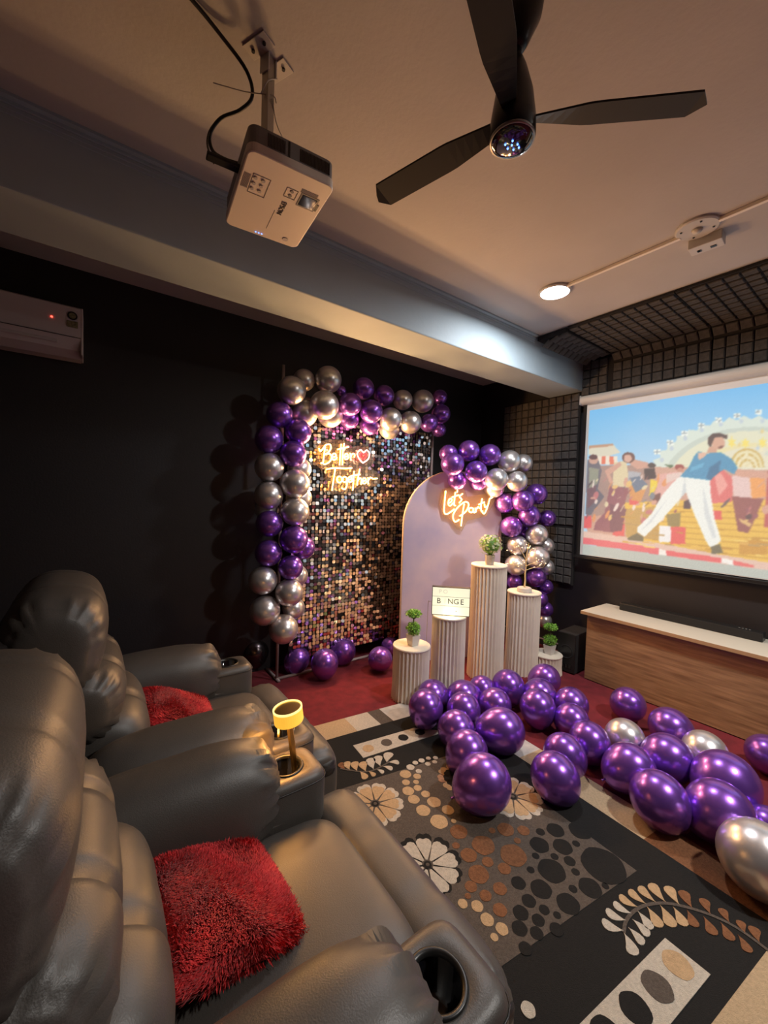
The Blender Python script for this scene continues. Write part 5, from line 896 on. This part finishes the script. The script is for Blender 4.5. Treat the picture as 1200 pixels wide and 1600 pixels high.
# ------------------------------------------------------------------ recliners
def recliner(label, ox, y0, w, armA, armB, seed):
    """y0: near edge, w: total width; armA / armB widths of the near and far arm"""
    t = thing('recliner', label, 'recliner', (ox, y0, 0))
    s0, s1 = armA, w-armB; sc = (s0+s1)/2; sh = (s1-s0)/2
    L, D = M['leather'], M['leather_dark']
    # seat and the roll in front of it
    bb = BM(); bolster(bb, .36, sc, .40, .34, sh+.004, .085, 'x', n=7, e=5, wr=.02, seed=seed, crown=.012); o = obj('seat_cushion', bb, L, t, smooth=True)
    bb = BM(); bolster(bb, .765, sc, .285, sh+.13, .115, .165, 'y', n=7, e=3.2, grooves=(-.30, .30), gd=.014, wr=.012, seed=seed+1, pucker=.03, pf=12, pw=.05); obj('footrest_pad', bb, L, t, smooth=True)
    for sd in (-1, 1):
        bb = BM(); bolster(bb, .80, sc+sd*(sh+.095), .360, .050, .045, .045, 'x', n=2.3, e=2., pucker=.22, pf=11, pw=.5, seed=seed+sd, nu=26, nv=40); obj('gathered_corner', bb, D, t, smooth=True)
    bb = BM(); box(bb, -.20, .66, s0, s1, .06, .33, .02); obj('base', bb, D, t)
    # back: three stuffed tiers and the shell behind
    for nm, cx, cz, ha, hb, tl, ex, gr, pk in (('headrest', -.165, 1.055, .155, .195, -.12, .045, (-.42, .42), .08),
                                          ('upper_back', -.115, .83, .165, .145, -.15, .03, (-.40, .40), .08),
                                          ('lumbar_pad', -.035, .62, .165, .175, -.20, .0, (-.25, .28), .0)):
        bb = BM(); bolster(bb, cx, sc, cz, sh+ex, ha, hb, 'y', n=4.2, e=2.5, grooves=gr, gd=.009, pucker=pk, pf=24, pw=.09, tilt=tl, wr=.012, seed=seed+int(cz*10)); obj(nm, bb, L, t, smooth=True)
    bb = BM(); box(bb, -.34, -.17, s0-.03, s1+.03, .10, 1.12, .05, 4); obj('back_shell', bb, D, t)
    # arms
    for nm, a0, a1, sd in (('near', 0, armA, 0), ('far', s1, w, 1)):
        ac = (a0+a1)/2; ah = (a1-a0)/2
        bb = BM(); box(bb, -.25, .55, a0+.006, a1-.006, .05, .50, .02, 2); obj('arm_body', bb, L, t)
        bb = BM(); bolster(bb, .215, ac, .562, .325, ah+.042, .192, 'x', n=3.4, e=2.25, pucker=.14, pf=27, ends=(0, 1), tilt=0, wr=.010, seed=seed+5+sd, pw=.12); obj('arm_cushion', bb, L, t, smooth=True)
        # cup console with a real well
        bb = BM(); N = 48; cxx = .578; hx, hy = .128, ah-.006; zt = .605; r = .054
        def rr(sx, sy, k):
            a = 2*pi*k/N; e = 5.; ca, sa = cos(a), sin(a)
            q = (abs(ca)**e+abs(sa)**e)**(-1/e); return sx*q*ca, sy*q*sa
        rings = []
        for (sx, sy, z) in ((hx, hy, .05), (hx, hy, .30), (hx, hy, zt-.035), (hx-.004, hy-.004, zt-.018), (hx-.014, hy-.014, zt-.006), (hx-.028, hy-.028, zt)):
            rings.append([bb.verts.new((cxx+rr(sx, sy, k)[0], ac+rr(sx, sy, k)[1], z)) for k in range(N)])
        for (rad, z) in ((r+.004, zt), (r, zt-.004), (r-.004, zt-.085), (.0005, zt-.085)):
            rings.append([bb.verts.new((cxx+rad*cos(2*pi*k/N), ac+rad*sin(2*pi*k/N), z)) for k in range(N)])
        for a_, b_ in zip(rings, rings[1:]):
            for k in range(N): bb.faces.new((a_[k], a_[(k+1) % N], b_[(k+1) % N], b_[k]))
        for f_ in bb.faces: f_.material_index = 1 if all(v_.co.z < zt-.003 and (v_.co.x-cxx)**2+(v_.co.y-ac)**2 < (r+.003)**2 for v_ in f_.verts) else 0
        cc = obj('cup_console', bb, [L, M['black_gloss']], t, smooth=True)
        bb = BM(); pr_ = [(r-.003, zt-.006), (r-.001, zt+.002), (r+.006, zt+.005), (r+.011, zt+.002), (r+.010, zt-.001)]
        lathe(bb, pr_, 48, Matrix.Translation((cxx, ac, 0)), cap=False); obj('cup_ring', bb, M['black_plastic'], cc, smooth=True)
        bb = BM(); pts = [(cxx+rr(hx+.001, hy+.001, k)[0], ac+rr(hx+.001, hy+.001, k)[1], zt-.030) for k in range(N+1)]; tube(bb, pts, .0022, 5, cap=False); obj('piping', bb, D, cc, smooth=True)
    for (x, y) in ((-.22, .06), (-.22, w-.06), (.5, .06), (.5, w-.06)):
        bb = BM(); lathe(bb, [(0, 0), (.02, 0), (.024, .055), (0, .055)], 12, Matrix.Translation((x, y, 0)), cap=False); obj('foot', bb, M['black_plastic'], t)
    return t
recliner('dark grey leather recliner in the foreground with a red pillow on its seat', .0, .435, 1.02, .235, .215, 10)
recliner('dark grey leather recliner further back beside the black wall', .065, 1.462, 1.02, .215, .215, 40)

# furry pillows
def fur_pillow(label, loc, rot, size, th, nst, seed):
    t = thing('furry_pillow', label, 'pillow', loc); t.rotation_euler = rot
    rg5 = random.Random(seed); hw = size/2
    def surf(u, v, s):
        k = max(0, (1-abs(u)**3.2))*max(0, (1-abs(v)**3.2)); pinch = 1-.05*(1-abs(u*v))*(u*u+v*v)*.8
        return Vector((u*hw*pinch, v*hw*pinch, s*th*k**.55))
    bb = BM(); n = 18
    for s in (1, -1):
        G = [[bb.verts.new(surf(-1+2*i/n, -1+2*j/n, s)) for j in range(n+1)] for i in range(n+1)]
        for i in range(n):
            for j in range(n): bb.faces.new((G[i][j], G[i+1][j], G[i+1][j+1], G[i][j+1]))
    bmesh.ops.remove_doubles(bb, verts=bb.verts, dist=1e-4); obj('cushion_body', bb, M['red_fabric'], t, smooth=True)
    v = []; f = []
    for q in range(nst):
        u, w = rg5.uniform(-1, 1), rg5.uniform(-1, 1); s = 1 if rg5.random() < .8 else -1
        p = surf(u, w, s); nrm = Vector((u*.35, w*.35, s*.5)).normalized() if max(abs(u), abs(w)) < .85 else Vector((u, w, s*.25)).normalized()
        flow = Vector((cos(3*w+1.3*sin(4*u)), sin(2.5*u+w*2), 0))*.9
        d = (nrm*.8+flow+Vector((rg5.gauss(0, .35), rg5.gauss(0, .35), rg5.gauss(0, .2)))).normalized()
        ln = rg5.uniform(.010, .018); side = d.cross(nrm); side = side.normalized()*.0011 if side.length > .01 else Vector((.0011, 0, 0))
        bnd = nrm*(-.2)+d; b0 = len(v); mid = p+d*ln*.55+nrm*.003; tip = mid+bnd.normalized()*ln*.5
        v += [p-side, p+side, mid+side, mid-side, tip]; f += [(b0, b0+1, b0+2, b0+3), (b0+3, b0+2, b0+4)]
    o = obj('fur', (v, [], f), M['red_fur'], t); o['kind'] = 'stuff'
    return t
fur_pillow('bright red furry pillow lying on the foreground recliner seat', (.275, 1.03, .54), (radians(3), radians(20), radians(8)), .36, .05, 30000, 1)
fur_pillow('red furry pillow half hidden on the far recliner seat', (.345, 2.07, .545), (radians(4), radians(26), radians(0)), .33, .045, 13000, 2)

# cup-holder lamp
t = thing('table_lamp', 'small brass lamp with glowing amber drum shade standing in a cup holder', 'table lamp', (.632, 1.372, .528))
t.rotation_euler = (radians(-2.5), radians(-7.5), 0)
bb = BM(); lathe(bb, [(0, 0), (.034, 0), (.034, .006), (.012, .010), (0, .010)], 24, cap=False); obj('base', bb, M['brass'], t)
bb = BM(); lathe(bb, [(.0, .008), (.0125, .008), (.0125, .235), (0, .235)], 6, cap=False); obj('stem', bb, M['brass'], t)
bb = BM(); lathe(bb, [(.0, .222), (.052, .222), (.054, .226), (.054, .272), (.050, .275), (.050, .268), (0, .268)], 40, cap=False); sh = obj('shade', bb, M['shade'], t, smooth=False)
bb = BM(); lathe(bb, [(.0, .269), (.049, .269), (.049, .2725), (0, .2725)], 40, cap=False); obj('top_disc', bb, M['brass'], sh)
bb = BM(); lathe(bb, [(.0495, .270), (.0495, .2765), (.0545, .2765), (.0545, .270)], 40, cap=False); obj('lit_rim', bb, M['shade_rim'], sh)
l = bpy.data.lights.new('lamp_glow', 'POINT'); l.energy = 4.2; l.color = (1, .46, .12); l.shadow_soft_size = .03
lo = bpy.data.objects.new('lamp_glow', l); COL.objects.link(lo); lo.parent = t; lo.location = (0, 0, .205)

# ------------------------------------------------------------------ rug
t = thing('patterned_rug', 'black and grey rug with cream, tan and brown flower, leaf and dot motifs', 'rug', (0, 0, 0))
RX = Vector((1, -.12)); RY = Vector((.035, 1)); RO = Vector((2.288, .045))     # right near corner, axes
def rp(a, b_): p = RO - RX*a + RY*b_; return (p.x, p.y)       # a to the left, b away from the camera
W_, L_ = 1.50, 2.245
bb = BM(); quadbox(bb, [rp(W_, 0), rp(0, 0), rp(0, L_), rp(W_, L_)], 0.0005, .008); obj('backing', bb, M['r_black'], t)
def flat(name, m, polys, z0=.008, z1=.012, label=None):
    bb = BM()
    for P in polys: quadbox(bb, P, z0, z1)
    o = obj(name, bb, m, t)
    if label: o['label'] = label
    return o
def ccw(P):
    a = sum(P[i][0]*P[(i+1) % len(P)][1]-P[(i+1) % len(P)][0]*P[i][1] for i in range(len(P)))
    return P if a > 0 else P[::-1]
bw = .185
flat('black_ground', M['r_black'], [[rp(W_, bw), rp(bw, bw), rp(bw, L_-bw), rp(W_, L_-bw)]], .008, .0115)
# outer border blocks: right side from near to far, far side, near side
for (b0, b1, mm) in ((.0, .66, 'r_brown'), (.66, 1.36, 'r_sand'), (1.36, 1.68, 'r_white'), (1.68, 2.0, 'r_brown')):
    flat('border_block', M[mm], [[rp(bw, max(b0, bw)), rp(0, b0), rp(0, b1), rp(bw, b1)]], label={'r_brown': 'brown border block', 'r_sand': 'light tan border block', 'r_white': 'white border block'}[mm])
for (a0, a1, mm) in ((.0, .62, 'r_white'), (.62, .72, 'r_grey'), (.72, .90, 'r_cream'), (.90, 1.2, 'r_sand'), (1.2, 1.5, 'r_tan')):
    flat('border_block', M[mm], [[rp(a1, L_-bw), rp(max(a0, bw) if a0 == 0 else a0, L_-bw), rp(a0, L_), rp(a1, L_)]], label={'r_white': 'white border block', 'r_grey': 'grey border block', 'r_cream': 'cream border block', 'r_sand': 'light tan border block', 'r_tan': 'tan border block'}[mm])
for (a0, a1, mm) in ((0., .30, 'r_brown'), (.30, .62, 'r_sand'), (.62, 1.5, 'r_sand')):
    flat('border_block', M[mm], [[rp(a1, 0), rp(a0, 0), rp(max(a0, bw) if a0 == 0 else a0, bw), rp(a1, bw)]], label='brown border block' if mm == 'r_brown' else 'light tan border block')
# grey field: corners from the near right one
fA = Vector(FIELD[0]); fB = Vector((1.955, 1.66)); fC = Vector((.80, 1.86)); fD = Vector((.80, .835))
flat('grey_field', M['r_grey'], [ccw([tuple(fA), tuple(fB), tuple(fC), tuple(fD)])], .0115, .013)
def wob(x, y, r, n=22, sy=1., rg=random.Random(4)):
    p = rg.uniform(0, 6); return [(x+r*cos(2*pi*i/n)*(1+.03*sin(3*2*pi*i/n+p)), y+r*sy*sin(2*pi*i/n)*(1+.03*sin(5*2*pi*i/n+p))) for i in range(n)]
ZZ = .0145
for x, y, r in DOTS_BLACK: flat('black_dot', M['r_black'], [wob(x, y, r, sy=.92)], .012, .0138)
for x, y, r in DOTS_BROWN: flat('brown_dot', M['r_brown'], [wob(x, y, r, sy=.92)], .012, ZZ)
for x, y, r in DOTS_CREAM: flat('cream_dot', M['r_cream'], [wob(x, y, r)], .012, ZZ)
for x, y, r in DOTS_TAN: flat('tan_dot', M['r_tan'], [wob(x, y, r)], .012, ZZ)
# white strips with four dots
n1, n2, n3 = Vector(STRIP_NEAR[0]), Vector(STRIP_NEAR[1]), Vector(STRIP_NEAR[2])
dv = (n3-n1).normalized()*.68
flat('white_strip', M['r_cream'], [ccw([tuple(n1), tuple(n2), tuple(n2+dv), tuple(n1+dv)])], .0115, .0138)
for k, mm in enumerate(('r_tan', 'r_grey', 'r_black', 'r_black')):
    x, y, r = STRIP_NEAR_DOTS[k]; flat('strip_dot', M[mm], [wob(x, y, .046)], .0135, .015)
flat('white_strip', M['r_cream'], [ccw([tuple(p) for p in STRIP_FAR])], .0115, .0138)
for k, mm in enumerate(('r_tan', 'r_grey', 'r_black', 'r_black')):
    x, y, r = STRIP_FAR_DOTS[k]; flat('strip_dot', M[mm], [wob(x, y, r*.95)], .0135, .015)
LM = [M['r_cream'], M['r_tan'], M['r_brown']]
def leaf(x0, y0, x1, y1, w=.30):
    """rounded leaf: tip (x0,y0) broad, base (x1,y1) narrow"""
    a = Vector((x1, y1)); d = Vector((x0, y0))-a; n = Vector((-d.y, d.x)); out = []
    prof = [(0, .0), (.12, .10), (.3, .42), (.5, .72), (.7, .95), (.86, .9), (.96, .55), (1.0, .0)]
    for u, k in prof: out.append(tuple(a+d*(u+.0)+n*(k*w*.5)+n*(.10*sin(u*pi))))
    for u, k in prof[-2:0:-1]: out.append(tuple(a+d*u-n*(k*w*.5)+n*(.10*sin(u*pi))))
    return ccw(out)
for x0, y0, x1, y1, k in LEAVES_NEAR: flat('leaf', LM[k], [leaf(x0, y0, x1, y1, .60)], .0115, ZZ)
for x0, y0, x1, y1, k in LEAVES_FAR: flat('leaf', LM[k], [leaf(x0, y0, x1, y1, .60)], .0115, ZZ)
def ribbon(P, w):
    P = [Vector((p[0], p[1], 0)) for p in P]; P = smoothpath(P, 3); Lf = []; Rt = []
    for i, p in enumerate(P):
        d = P[min(i+1, len(P)-1)]-P[max(i-1, 0)]; n = Vector((-d.y, d.x, 0)).normalized()*w; Lf.append(p+n); Rt.append(p-n)
    return [ccw([tuple(Lf[i])[:2], tuple(Lf[i+1])[:2], tuple(Rt[i+1])[:2], tuple(Rt[i])[:2]]) for i in range(len(P)-1)]
flat('leaf_stem', M['r_grey'], ribbon(STEM_NEAR, .006), .0115, .0142)
flat('leaf_stem', M['r_grey'], ribbon(STEM_FAR, .005), .0115, .0142)
def flower(x, y, r, kind, np_=9, rot=.2):
    cm = {'tan': M['r_tan'], 'white': M['r_cream'], 'brown': M['r_pink']}[kind]
    for k in range(np_):
        a = rot+k*2*pi/np_; d = Vector((cos(a), sin(a))); n = Vector((-d.y, d.x)); c = Vector((x, y))
        def pet(r0, r1, w, off=Vector((0, 0))):
            P = []
            for u, q in ((0, .12), (.35, .55), (.62, .9), (.82, 1.0), (.95, .75), (1.0, .4)): P.append(tuple(c+off+d*(r0+(r1-r0)*u)+n*w*q))
            P.append(tuple(c+off+d*(r0+(r1-r0)*.95)))
            for u, q in ((1.0, -.4), (.95, -.75), (.82, -1.0), (.62, -.9), (.35, -.55), (0, -.12)): P.append(tuple(c+off+d*(r0+(r1-r0)*u)+n*w*q))
            return ccw(P)
        w = r*.27
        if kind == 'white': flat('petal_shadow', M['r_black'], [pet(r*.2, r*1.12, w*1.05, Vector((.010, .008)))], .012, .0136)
        if kind == 'brown':
            flat('petal', M['r_pink'] if k % 2 else M['r_tan'], [pet(r*.18, r, w)], .012, ZZ); flat('petal_centre', M['r_black'], [pet(r*.15, r*.72, w*.85)], .0142, .0152); continue
        flat('petal', M['r_cream'], [pet(r*.18, r, w)], .012, ZZ)
        if kind == 'tan': flat('petal_centre', M['r_tan'], [pet(r*.18, r*.84, w*.86)], .0142, .0152)
    flat('flower_centre', M['r_black'], [wob(x, y, r*.13)], .012, .0148); flat('flower_eye', M['r_grey'], [wob(x, y, r*.06)], .0148, .0155)
for (x, y, r, kind), rt in zip(FLOWERS, (.1, .3, .0, .5)): flower(x, y, r, kind, 9, rt)
